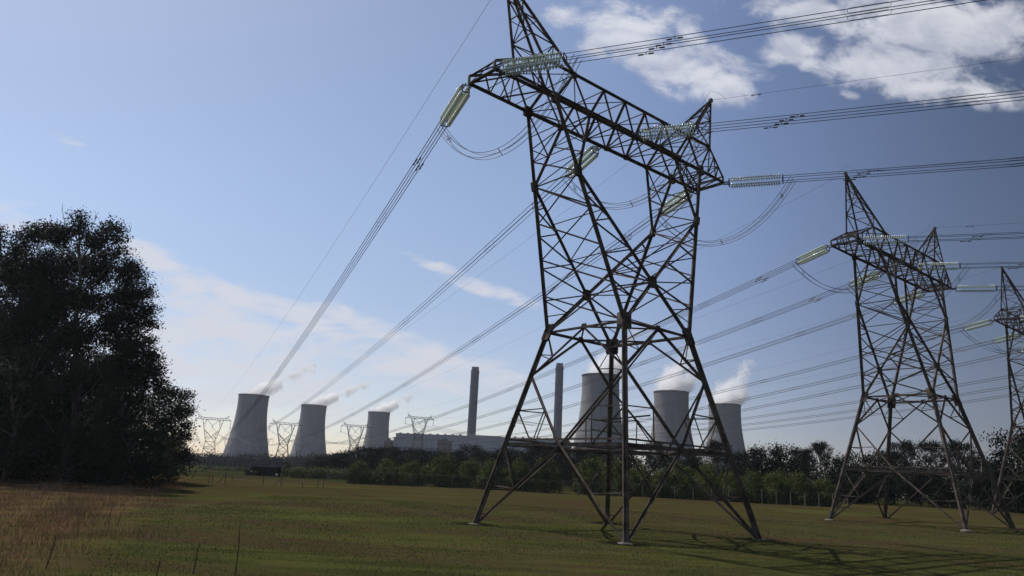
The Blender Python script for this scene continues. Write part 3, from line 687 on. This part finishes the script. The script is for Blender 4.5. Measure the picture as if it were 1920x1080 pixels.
def tree_proto(seed, H_, R_, nl, size, crown0=.3, nlobe=12, leafm='leaf', lacy=.0, trunk=None, name='eucalyptus_tree', lobr=(.28,.5)):
    rng = np.random.default_rng(seed); rr = random.Random(seed); root = empty(name); b = MB(); lobes = []
    tr = trunk or H_*.018
    tops = []
    nst = 1 if lacy < .5 else 2
    base = [V((0,0,-.5))]; p = V((0,0,0)); d = V((rr.uniform(-.08,.08), rr.uniform(-.08,.08), 1))
    pts = [V((0,0,-.6))]
    for i in range(8): pts.append(V((pts[-1].x+rr.uniform(-.035,.035)*H_, pts[-1].y+rr.uniform(-.035,.035)*H_, H_*.82*(i+1)/8)))
    b.tube(pts, tr, 8, tr*.2)
    for i in range(nlobe):
        a = i*2.399+rr.uniform(-.4,.4); h = crown0+(1-crown0)*((i+.6)/nlobe)**.85; h = min(.95, h)
        prof = math.sin(min(1, max(.0, (h-crown0)/(1-crown0)+.12))*math.pi*.80)**.65
        rad = R_*prof*rr.uniform(.45,.85); lr = R_*rr.uniform(*lobr)*(.75+.35*prof)
        c = V((math.cos(a)*rad, math.sin(a)*rad, H_*h-lr*.3)); lobes.append((c.x, c.y, c.z, lr, lr, lr*rr.uniform(.55,.8)))
        k = min(7, max(1, int((h-.22)*9))); s0 = pts[k]
        mid = lerp(s0, c, .5)+V((0,0,-rad*.10)); b.tube([s0, mid, c, c+V((math.cos(a)*lr*.4, math.sin(a)*lr*.4, lr*.45))], tr*.42, 5, tr*.06)
        for q in range(3):
            a2 = rr.uniform(0, 6.28); b.tube([lerp(s0, c, .6), c+V((math.cos(a2)*lr*.8, math.sin(a2)*lr*.8, lr*rr.uniform(-.1,.6)))], tr*.16, 4, tr*.03)
    lobes.append((pts[-1].x, pts[-1].y, H_*.9, R_*.32, R_*.32, H_*.1))
    b.build('trunk', M['bark'], root)
    v_, q_ = leaf_cloud(rng, lobes, nl, size, inner=.35 if not lacy else .5)
    npmesh('crown', v_, q_, M[leafm], root); root['dims'] = (H_, R_); return root
def bush_proto(seed, nl=17000, leafm='leaf_bush', name='hedge_bush'):
    rng = np.random.default_rng(seed); rr = random.Random(seed); root = empty(name); b = MB(); lobes = []
    for i in range(26):
        e = math.asin(min(1, (i+.5)/26*1.02)); a = i*2.399+rr.uniform(-.3,.3); R0 = rr.uniform(.82,1.05); lr = rr.uniform(.42,.68)
        c = (math.cos(a)*math.cos(e)*1.75*R0, math.sin(a)*math.cos(e)*1.75*R0, .35+math.sin(e)*2.15*R0); lobes.append((*c, lr, lr, lr*.9))
        if i % 3 == 0: b.tube([(0,0,-.3), (c[0]*.5, c[1]*.5, c[2]*.5), c], .07, 5, .02)
    lobes.append((0,0,1.3,1.3,1.3,1.2))
    b.build('trunk', M['bark'], root); v_, q_ = leaf_cloud(rng, lobes, nl, .15, inner=.6, outw=1.2); npmesh('crown', v_, q_, M[leafm], root); root['dims'] = (3.4, 2.3); return root
used = set()
def put(proto, px, ytop, D, wpx, label, cat, group, base=None, drop=0.0):
    o = proto if proto.name not in used else copy_tree(proto)
    used.add(proto.name)
    t = at(px, ytop, D); z0 = gz(t.x, D)-drop if base is None else base
    H_, R_ = proto_dims[proto.name]; kz = (t.z-z0)/H_; kx = (wpx*D/FPX/2)/R_
    o.location = (t.x, D, z0); o.scale = (kx, kx, kz); o.rotation_euler = (0,0,random.Random(int(px*7+D)).uniform(0,6.28)); tag(o, label, cat, group); return o
proto_dims = {}
def reg(p):
    del p['dims']; me = [c for c in p.children if c.name.startswith('crown')][0].data
    a = np.empty(len(me.vertices)*3, np.float32); me.vertices.foreach_get('co', a); a = a.reshape(-1, 3)
    proto_dims[p.name] = (float(np.percentile(a[:,2], 99.9)), float(np.percentile(np.hypot(a[:,0], a[:,1]), 96))); return p
small = [reg(tree_proto(31, 12, 5, 22000, .17, .08, 16, name='bushy_tree', lobr=(.26,.42))), reg(tree_proto(32, 12, 5, 22000, .17, .05, 16, name='bushy_tree', lobr=(.26,.42)))]
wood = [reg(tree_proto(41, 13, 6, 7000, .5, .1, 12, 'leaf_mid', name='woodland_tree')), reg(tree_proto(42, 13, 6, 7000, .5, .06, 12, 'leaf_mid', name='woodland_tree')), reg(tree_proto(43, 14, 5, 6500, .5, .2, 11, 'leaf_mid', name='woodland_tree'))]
lacy = [reg(tree_proto(51, 17, 6, 5200, .40, .58, 17, 'leaf_mid', 1, name='gum_tree', lobr=(.12,.24))), reg(tree_proto(52, 17, 6, 5200, .40, .52, 19, 'leaf_mid', 1, name='gum_tree', lobr=(.11,.22)))]
bush = [reg(bush_proto(61)), reg(bush_proto(62))]
GL = 'tall eucalyptus trees at the left edge'
def shaped_tree(base_px, D, trunk_top, lobes, seed, label, nl, size=.30, tr=.45, name='eucalyptus_tree', group=GL, twigs=()):
    """a tree whose limbs and leaf clumps are laid out in metres around its own trunk"""
    rr = random.Random(seed); rng = np.random.default_rng(seed); b0 = at(base_px, 900, D); z0 = gz(b0.x, D); o = V((b0.x, D, z0)); root = empty(name, o)
    tag(root, label, 'tree', group); b = MB(); tt = at(trunk_top[0], trunk_top[1], D)-o
    pts = [V((0,0,-.5))]+[V((tt.x*t+rr.uniform(-.35,.35), rr.uniform(-.4,.4), tt.z*t)) for t in (.15,.3,.45,.6,.75,.88,1)]
    b.tube(pts, tr, 8, tr*.16); lob = []
    for px, py, rp in lobes:
        dy = rr.uniform(-1, 1)*max(1.2, 5.5-abs(rp-45)*.06)*(.5 if rp < 30 else 1); c = at(px, py, D+dy)-o; r_ = rp*(D+dy)/FPX
        lob.append((c.x, c.y, c.z, r_, r_, r_*.85))
        s0 = min(pts[1:], key=lambda q: (q-(c-V((0,0,max(2.5, (c.xy-q.xy).length*.9)))) ).length); mid = lerp(s0, c, .5)+V((0,0,-(c-s0).length*.08))
        b.tube([s0, mid, c], tr*.30, 5, tr*.08)
        for k in range(5):
            a, e = rr.uniform(0, 6.28), rr.uniform(-.3, .9); tip_ = c+V((math.cos(a), math.sin(a), e))*r_*.85; b.tube([lerp(mid, c, .7), lerp(c, tip_, .5)+V((0,0,.1)), tip_], tr*.09, 4, tr*.02)
    for (x0, y0, x1, y1) in twigs:
        p, q = at(x0, y0, D)-o, at(x1, y1, D)-o; k1, k2 = lerp(p,q,.4)+V((.14,0,0)), lerp(p,q,.75)-V((.12,0,0)); b.tube([p, k1, k2, q], .06, 4, .015); b.tube([k2, k2+V((-.25,.1,.5))], .025, 3, .01)
    b.build('trunk', M['bark'], root); v_, q_ = leaf_cloud(rng, lob, nl, size, inner=.15); npmesh('crown', v_, q_, M['leaf'], root); return root
shaped_tree(132, 92, (150, 440), [(150,412,20),(143,432,16),(112,440,28),(85,436,22),(58,446,28),(32,466,24),(20,490,22),(208,436,25),(222,452,16),(172,452,22),(196,478,20),(224,474,16),(186,506,34),(130,492,44),(76,500,42),(100,556,58),(166,560,42),(60,590,60),(140,630,46),(210,600,26),(40,520,40),(236,508,20)], 5,
    'tallest eucalyptus of the left group, bare twigs above its top and a pale trunk', 60000, .30, .55, twigs=((120,440,118,380),(122,436,131,400),(170,424,186,397),(196,420,216,403)))
shaped_tree(222, 97, (246, 540), [(248,498,20),(262,520,18),(238,528,22),(268,548,20),(250,560,24),(276,580,17),(240,592,26),(282,604,14),(262,612,20),(226,560,30),(216,620,40),(250,650,34),(282,668,18),(276,640,14),(292,694,20),(262,700,36),(220,690,50),(298,724,18)], 6,
    'eucalyptus right of the tallest one, its thin outer branches showing sky', 34000, .28, .4)
shaped_tree(8, 100, (0, 470), [(2,426,15),(-8,440,20),(-6,500,40),(20,540,46),(-40,520,60),(10,610,70),(-50,640,80),(60,650,60),(0,720,80)], 7, 'tall dark eucalyptus cut off by the left edge of the picture', 36000, .32, .5)
shaped_tree(318, 106, (322, 760), [(322,738,18),(306,748,22),(344,744,16),(352,768,14),(336,770,20),(312,786,28),(346,796,16),(340,818,20),(300,820,30),(318,850,34),(344,850,16)], 8, 'small tree at the right end of the left group beside the far pylon', 16000, .26, .25, 'bushy_tree', 'small trees under the eucalyptus')
for i, (px, yt, D, w, lb) in enumerate([(258, 700, 101, 100, 'small dark tree between the tall eucalyptus and the last small tree'), (60, 640, 88, 210, 'dense dark low tree in front at the left edge'), (160, 665, 89, 170, 'dense dark low tree below the tallest eucalyptus'), (250, 775, 91, 120, 'round dark shrub in front of the small trees'),
        (316, 822, 100, 80, 'round dark shrub at the right foot of the left tree group'), (-20, 600, 92, 170, 'dense dark low tree half outside the left edge'), (110, 600, 97, 190, 'dark undergrowth tree hiding the trunk of the tallest eucalyptus'), (205, 680, 98, 150, 'dark undergrowth tree under the thin outer branches')]):
    put(small[i%2], px, yt, D, w, lb, 'tree', 'small trees under the eucalyptus')
wood_spec = None
# hedge along the fence
for i, (px, yt, w, D, lb) in enumerate([
    (677, 869, 42, 146, 'round bush standing alone at the left end of the fence hedge'), (732, 867, 62, 148, 'second hedge bush from the left'), (772, 872, 48, 146, 'third hedge bush from the left'),
    (831, 864, 68, 145, 'tall rounded hedge bush below the brown plant building'), (882, 873, 48, 147, 'hedge bush just left of the left foot leg'), (925, 870, 60, 143, 'hedge bush crossed by the left foot leg of the nearest tower'),
    (974, 866, 52, 142, 'hedge bush with bright top between left leg and its diagonal brace'), (1024, 868, 58, 140, 'dark hedge bush left of the gap that shows lit grass'),
    (1112, 866, 72, 138, 'hedge bush right of the gap that shows lit grass'), (1150, 868, 64, 136, 'hedge bush behind the two middle legs'), (1195, 880, 58, 135, 'hedge bush right of the front middle leg'), (1238, 890, 50, 134, 'low hedge bush under the middle brace'),
    (1278, 880, 66, 133, 'hedge bush below the fifth cooling tower'), (1322, 884, 56, 132, 'hedge bush left of the right foot leg brace'), (1366, 888, 56, 131, 'hedge bush behind the right foot leg'), (1408, 890, 56, 130, 'hedge bush just right of the right foot leg'),
    (1450, 892, 56, 129, 'greyish hedge bush between first and second towers'), (1496, 898, 60, 129, 'hedge bush nearer the second tower'), (1540, 900, 56, 129, 'last hedge bush beside the left foot of the second tower')]):
    put(bush[i%2], px, yt-7-(i*11)%9, D, w*1.06, lb, 'bush', 'hedge bushes behind the fence', drop=.2)
put(bush[1], 540, 866, 215, 17, 'small round bush just right of the shed', 'bush', 'bushes near the shed'); put(bush[0], 564, 872, 225, 24, 'low spreading bush right of the round bush by the shed', 'bush', 'bushes near the shed'); put(bush[0], 516, 874, 214, 20, 'bush growing against the right end of the shed', 'bush', 'bushes near the shed')
# dark wood behind the hedge
R_ = random.Random(8)
prof = [(600,852),(618,846),(640,838),(662,836),(684,831),(706,834),(728,830),(750,834),(772,838),(794,834),(816,836),(838,838),(862,832),(886,822),(905,834),(928,836),(952,834),(976,836),(1000,830),(1022,826),(1042,832),(1060,838),(1078,830),(1098,834),(1120,836),(1145,838)]
for i, (px, yt) in enumerate(prof):
    where = 'below the third cooling tower' if px < 740 else 'in front of the boiler house' if px < 1040 else 'behind the middle tower legs'
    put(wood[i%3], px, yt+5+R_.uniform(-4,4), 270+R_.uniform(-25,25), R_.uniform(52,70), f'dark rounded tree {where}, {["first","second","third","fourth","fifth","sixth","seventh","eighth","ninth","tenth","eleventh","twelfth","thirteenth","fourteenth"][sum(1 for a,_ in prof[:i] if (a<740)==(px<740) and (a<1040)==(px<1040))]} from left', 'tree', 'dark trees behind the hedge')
rights = [(1180,848,240,56,0,'dark tree right of the front middle leg'),(1228,826,215,44,5,'gum tree with airy top in front of the fifth cooling tower'),(1262,850,230,60,1,'dark tree below the fifth cooling tower'),(1302,848,225,56,0,'dark tree in the gap right of the fifth cooling tower'),
  (1345,822,205,52,4,'gum tree with airy top before the rightmost cooling tower'),(1388,842,185,60,1,'leafy tree at the right side of the rightmost cooling tower'),(1420,832,178,78,0,'big leafy tree right of the nearest tower'),(1466,830,176,80,1,'biggest leafy tree between first and second towers'),(1500,846,182,60,2,'leafy tree left of the airy gum trees'),
  (1502,838,200,40,5,'small airy gum tree beside the tall airy one'),(1538,824,190,44,4,'tall airy gum tree left of the second tower'),(1572,852,178,70,0,'dark tree behind the left foot of the second tower'),(1620,846,172,84,1,'rounded dark tree left inside the second tower'),(1668,838,176,62,2,'dark tree at the back leg of the second tower'),
  (1692,822,180,54,4,'airy gum tree inside the second tower, left one'),(1742,824,180,56,5,'airy gum tree in the middle of the second tower'),(1795,822,180,56,4,'airy gum tree inside the second tower, right one'),(1722,868,165,80,0,'low dark tree in the middle of the second tower'),(1780,872,160,80,1,'low dark tree right inside the second tower'),
  (1836,848,160,60,2,'dark tree just right of the second tower'),(1868,858,150,62,0,'dark tree left of the tall right edge tree'),(1903,802,135,100,1,'tall leafy tree at the right edge behind the third tower'),(1942,800,128,110,0,'tall tree cut by the right edge of the picture'),(1655,880,160,80,0,'low dark tree left inside the second tower'),(1600,888,150,70,1,'low dark tree at the foot of the second tower'),(1840,885,145,80,0,'low dark tree below the tall right edge tree'),(1895,880,140,80,1,'low dark tree at the right edge behind the third tower')]
for px, yt, D, w, k, lb in rights: put((wood+lacy+lacy)[k] if k < 3 else lacy[k-4], px, yt, D, w, lb, 'tree', 'trees on the right behind the fence', drop=.3)
# far wood mass on the left horizon and a low field hedge
def wood_mass(name, x0, x1, D, tops, seed, n, size, mt, label, depth=30):
    rng = np.random.default_rng(seed); lobes = []; xs = np.linspace(x0, x1, 60)
    for px in xs:
        yt = np.interp(px, [a for a, _ in tops], [b for _, b in tops]); t = at(px, yt, D+rng.uniform(-depth/2, depth/2)); zb = gz(t.x, D); h = max(1.2, t.z-zb)*rng.uniform(.8, 1)
        lobes.append((t.x, t.y, zb+h*.5, h*.75, h*.75, h*.5))
    lo = np.array(lobes); m_ = n//60; P = []
    v_, q_ = leaf_cloud(rng, lobes, n, size, inner=.4); o = npmesh(name, v_, q_, mt); tag(o, label, 'woodland', kind='stuff'); return o
wood_mass('thicket', -90, 335, 107, [(-90,600),(60,610),(150,640),(220,700),(280,760),(335,830)], 15, 70000, .42, M['leaf'], 'dark thicket filling the space under the tall left trees', 8)
wood_mass('thicket', -60, 300, 93, [(-60,760),(120,780),(220,800),(300,850)], 16, 40000, .30, M['leaf'], 'dark low undergrowth along the foot of the left trees', 5)
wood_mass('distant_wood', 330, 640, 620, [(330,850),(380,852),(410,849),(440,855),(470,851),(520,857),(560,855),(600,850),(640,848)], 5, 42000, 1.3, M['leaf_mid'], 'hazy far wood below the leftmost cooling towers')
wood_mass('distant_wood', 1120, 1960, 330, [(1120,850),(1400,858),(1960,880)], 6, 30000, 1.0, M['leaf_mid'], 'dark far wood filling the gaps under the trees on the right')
wood_mass('field_scrub', 545, 670, 205, [(545,877),(600,876),(670,880)], 7, 16000, .35, M['leaf_bush'], 'low green scrub strip behind the left part of the fence', 10)
wood_mass('field_scrub', 372, 545, 330, [(372,875),(450,877),(545,878)], 9, 12000, .45, M['leaf_bush'], 'thin low scrub line across the far left field', 10)
# ---------------------------------------------------------------- fence, shed, machine
def fence():
    root = empty('security_fence', (0,0,0)); tag(root, 'long wire fence on pale cranked concrete posts below the hedge', 'fence')
    P = [(611,902,160),(670,905.5,142),(737,908,138),(809,911.5,135),(848,912,133),(905,915,131),(979,920,129),(1029,923,127),(1084,926,126),(1150,929,124.5),(1205,932,123.5),(1265,935,122.5),(1300,936,122),(1335,937,121.6),(1367,938,121.3),(1398,939,121),(1429,940,120.7),(1456,941.5,120.4),(1483,942.5,120.1),(1510,944,120),(1536,945,119.8),(1562,946,119.6),(1590,947,119.4)]
    tops = []
    for px, y, D in P:
        q = at(px, y, D); z = gz(q.x, D); h = 2.05
        b = MB(); b.bar((q.x, D, z-.3), (q.x, D, z+h), .10, .10); b.bar((q.x, D, z+h-.03), (q.x+.36, D-.1, z+h+.38), .08, .08); b.build('fence_post', M['post'], root); tops.append(V((q.x, D, z)))
    b = MB()
    for a, c in zip(tops[:-1], tops[1:]):
        for h in (.15, .6, 1.05, 1.5, 1.95): b.tube([a+V((0,-.07,h)), lerp(a,c,.5)+V((0,-.07,h-.02)), c+V((0,-.07,h))], .004, 3)
        for k in (.1,.22,.34): b.tube([a+V((k,-.1,2.05+k)), c+V((k,-.1,2.05+k))], .004, 3)
        n_ = int((c-a).length/.5)
        for i in range(n_): q = lerp(a, c, i/n_); b.tube([q+V((0,-.07,.1)), q+V((0,-.07,1.95))], .004, 3)
    b.build('fence_wires', M['mesh'], root)
    q = at(771, 909.5, 136.5); z = gz(q.x, 136.5); b = MB(); b.bar((q.x, 136.5, z), (q.x, 136.5, z+2.1), .12)
    for dx in (-1.1, 1.1): b.bar((q.x+dx, 136.4, z), (q.x, 136.5, z+1.5), .09)
    b.build('braced_post', M['post'], root)
fence()
# timber field fence at the far left
def field_fence():
    root = empty('field_fence'); tag(root, 'low timber post and wire fence before the shed at far left', 'fence')
    pr = []
    for px, y, D, h in ((393,893,112,1.3),(399,892,113,1.1),(423,894,111,1.6),(438,889,128,.9),(494,895,112,1.7),(528,898,109,1.7),(568,902,107,.8),(597,900,110,1.5),(607,900,110,1.7)):
        q = at(px, y, D); z = gz(q.x, D); b = MB(); b.bar((q.x, D, z-.3), (q.x+.02, D, z+h), .075, .075); b.build('fence_post', M['wood'], root); pr.append(V((q.x, D, z)))
    b = MB()
    for i in (2, 5):
        p = pr[i]; b.bar(p+V((0,0,1.25)), p+V((-1.0,-.3,.05)), .1)
    b.build('stay_post', M['post'], root)
    b = MB()
    for a, c in zip(pr[:-1], pr[1:]):
        for h in (.4, .75, 1.05): b.tube([a+V((0,0,h)), c+V((0,0,h))], .005, 3)
    b.build('fence_wires', M['mesh'], root)
field_fence()
def shed():
    D = 205; a = at(458, 888, D); c = at(517, 888, D); z = gz(a.x, D); w = c.x-a.x; root = empty('open_shed', (a.x, D, z)); tag(root, 'low open farm shed with flat dark roof at far left of the field', 'shed')
    b = MB()
    for x in (0.1, w*.25, w*.55, w*.78, w-.1):
        for y in (0, 4.5): b.bar((x, y, -.3), (x, y, 2.55), .12)
    b.build('post', M['wood'], root)
    b = MB(); n_ = 40
    for i in range(n_): x = -.4+(w+.8)*i/n_; b.box((x, -.6, 2.55+.02*(i%2)), (x+(w+.8)/n_*.98, 5.2, 2.66+.02*(i%2)))
    b.box((-.45, -.72, 2.36), (w+.45, -.61, 2.72)); b.build('roof', M['roof'], root)
    b = MB(); b.box((0, 4.3, 0), (w, 4.4, 2.5)); b.build('wall', M['dark'], root); b = MB(); b.box((w*.52, 1, 0), (w*.98, 1.1, 1.5)); b.build('partition', M['dark'], root)
    b = MB(); b.bar((w*.42, -.05, 1.55), (w*.8, -.05, 1.55), .09); b.build('rail', M['wood'], root)
    t = empty('tractor', (a.x+1.6, D+1.0, z)); tag(t, 'rusty red and orange tractor parked under the left end of the shed', 'tractor')
    b = MB(); b.box((-.2, -.35, .75), (1.5, .35, 1.3)); b.box((1.5, -.32, .7), (1.75, .32, 1.2)); b.build('bonnet', M['rust'], t)
    b = MB(); b.box((-1.3, -.5, .6), (-.25, .5, 1.15)); b.build('body', M['rust'], t)
    b = MB()
    for x in (-1.2, -.35):
        for y in (-.5, .5): b.bar((x, y, 1.1), (x, y, 2.1), .07)
    b.box((-1.35, -.6, 2.1), (-.2, .6, 2.17)); b.build('cab', M['rust'], t)
    for x, y, r in ((-.8,-.62,.62), (-.8,.62,.62), (1.15,-.5,.38), (1.15,.5,.38)):
        b = MB(); b.cyl((x, y-.14, r), (x, y+.14, r), r, 18); wv = b.build('wheel', M['rubber'], t)
        b = MB(); b.cyl((x, y-.16, r), (x, y+.16, r), r*.5, 12); b.build('rim', M['rust'], wv)
    b = MB(); b.box((-.1,-.72,.85), (.35,-.68,1.25)); b.build('panel', M['white'], t)
    q = at(522, 888, D); s_ = empty('white_tank', (q.x, D-1.5, z)); tag(s_, 'small white boxy tank on legs at the right end of the shed', 'tank')
    b = MB(); b.box((-.25,-.2,.35), (.3,.2,.8)); b.build('body', M['white'], s_); b = MB()
    for x in (-.2,.25):
        for y in (-.15,.15): b.bar((x,y,-.1), (x,y,.35), .06)
    b.build('leg', M['wood'], s_)
shed()
# ---------------------------------------------------------------- grass
def blades(name, n, xr, yr, keep, h, w, mt, label, seed, lean=.35):
    rng = np.random.default_rng(seed); X = rng.uniform(*xr, n); Y = yr[0]+(yr[1]-yr[0])*rng.random(n)**1.5
    m_ = keep(X, Y, rng); X, Y = X[m_], Y[m_]; n = len(X); Z = np.array([gz(a, b_) for a, b_ in zip(X, Y)])
    hh = h(X, Y, rng, n); an = rng.uniform(0, 6.28, n); la = rng.uniform(0, 6.28, n); le = hh*lean*rng.random(n)
    v_ = np.empty((n,3,3)); ww = w*(.6+.8*rng.random(n))*(.6+Y/60)
    v_[:,0] = np.stack([X-np.cos(an)*ww, Y-np.sin(an)*ww, Z-.02], 1); v_[:,1] = np.stack([X+np.cos(an)*ww, Y+np.sin(an)*ww, Z-.02], 1); v_[:,2] = np.stack([X+np.cos(la)*le, Y+np.sin(la)*le, Z+hh], 1)
    o = npmesh(name, v_.reshape(-1,3), np.arange(n*3).reshape(-1,3), mt, k=3); tag(o, label, 'grass', kind='stuff'); return o
M['dry'] = mat('dry_grass_blades', (.36, .19, .115), .9, scale=.5, col2=(.18, .13, .055))
M['lawn'] = mat('short_grass_blades', (.078, .084, .028), .9, scale=.35, col2=(.100, .076, .040))
def wob(Y): return -.385*Y+1.6*np.sin(Y*.21)+1.1*np.sin(Y*.53+1)
blades('dry_grass', 260000, (-62, -5), (19, 118), lambda X, Y, r: (X < wob(Y)-4.2+r.normal(size=len(X))*1.4) & (X > -.72*Y-3) & (np.sin(X*.9+Y*.4)+np.sin(X*.37-Y*.8)+r.random(len(X))*2.6 > .55), lambda X, Y, r, n: (.12+.42*r.random(n)**2)*(1+.35*np.sin(X*.8)*np.sin(Y*.5)), .009, M['dry'], 'tall reddish dry grass along the left side of the field', 3, .5)
blades('short_grass', 230000, (-26, 62), (19, 88), lambda X, Y, r: (X > wob(Y)-3) & (np.abs(X) < .75*Y+2) & (np.sin(X*.5+Y*.3)+np.sin(X*.21-Y*.44)+r.random(len(X))*3 > .6), lambda X, Y, r, n: .03+.045*r.random(n), .016, M['lawn'], 'short mown grass of the open field', 4)
for ti in range(2):
    fx = [LW(ti, (sx*B0, sy*B0, 0)) for sx in (-1, 1) for sy in (-1, 1)]
    rg = np.random.default_rng(70+ti); n = 5200; w_ = rg.integers(0, 4, n); aa = rg.uniform(0, 6.28, n); rd = .6+abs(rg.normal(size=n))*.6
    X = np.array([fx[i].x for i in w_])+np.cos(aa)*rd; Y = np.array([fx[i].y for i in w_])+np.sin(aa)*rd; Z = np.array([gz(a, b_) for a, b_ in zip(X, Y)]); h_ = (.05+.2*rg.random(n)**2)*(1.1-np.minimum(rd, 1)*.5)
    v_ = np.empty((n,3,3)); v_[:,0] = np.stack([X-.014, Y, Z-.02], 1); v_[:,1] = np.stack([X+.014, Y+.01, Z-.02], 1); v_[:,2] = np.stack([X+rg.normal(size=n)*.06, Y+rg.normal(size=n)*.06, Z+h_], 1)
    tag(npmesh('grass_tufts', v_.reshape(-1,3), np.arange(n*3).reshape(-1,3), M['dry' if ti else 'lawn'], k=3), ['longer grass left unmown round the feet of the nearest tower', 'longer dry grass round the feet of the second tower'][ti], 'grass', kind='stuff')
# weed stalks
rw = random.Random(3)
for px, y, hpx, lb in ((441,1078,92,'tallest bare weed stalk left of bottom centre'),(293,1080,30,'short bare weed stalk near the bottom left'),(205,985,32,'thin dry weed stalk in the left grass'),(219,988,28,'thin dry weed stalk in a pair, the right one'),(362,1076,48,'faint leaning weed stalk between the two bare ones'),(85,1068,60,'dry weed stalk in the bottom left corner')):
    d = ray(px, y); k = (CAMH-0.0)/(-d.z); 
    for _ in range(4): k = (CAMH-gz(d.x*k, d.y*k))/(-d.z)
    p = V((d.x*k, d.y*k, 0)); p.z = gz(p.x, p.y); hh = hpx*p.y/FPX; b = MB(); tp_ = V((rw.uniform(-.1,.14)*hh, 0, hh)); b.tube([V((0,0,-.05)), tp_*.5+V((.02*hh,0,0)), tp_], .022, 5, .008)
    for i in range(9): q = tp_*(.3+.07*i); b.tube([q, q+V((rw.uniform(-.09,.09), rw.uniform(-.1,.1), .14))], .009, 3, .004)
    o = b.build('weed_stalk', M['twig']); o.location = p; tag(o, lb, 'plant', 'bare weed stalks')
# a few clods and low weeds in the field
# ---------------------------------------------------------------- haze
b = MB(); b.box((-1500, -60, -16), (1500, 1900, 232)); hm = bpy.data.materials.new('haze'); hm.use_nodes = True; nt = hm.node_tree
nt.nodes.remove(nt.nodes['Principled BSDF']); pv = nt.nodes.new('ShaderNodeVolumePrincipled'); pv.inputs['Color'].default_value = (.80, .87, 1, 1); pv.inputs['Density'].default_value = .00007; pv.inputs['Anisotropy'].default_value = .3
nt.links.new(pv.outputs[0], nt.nodes['Material Output'].inputs['Volume']); hz = b.build('haze', hm); tag(hz, 'pale bluish haze over the power station and far trees', 'haze', kind='stuff')
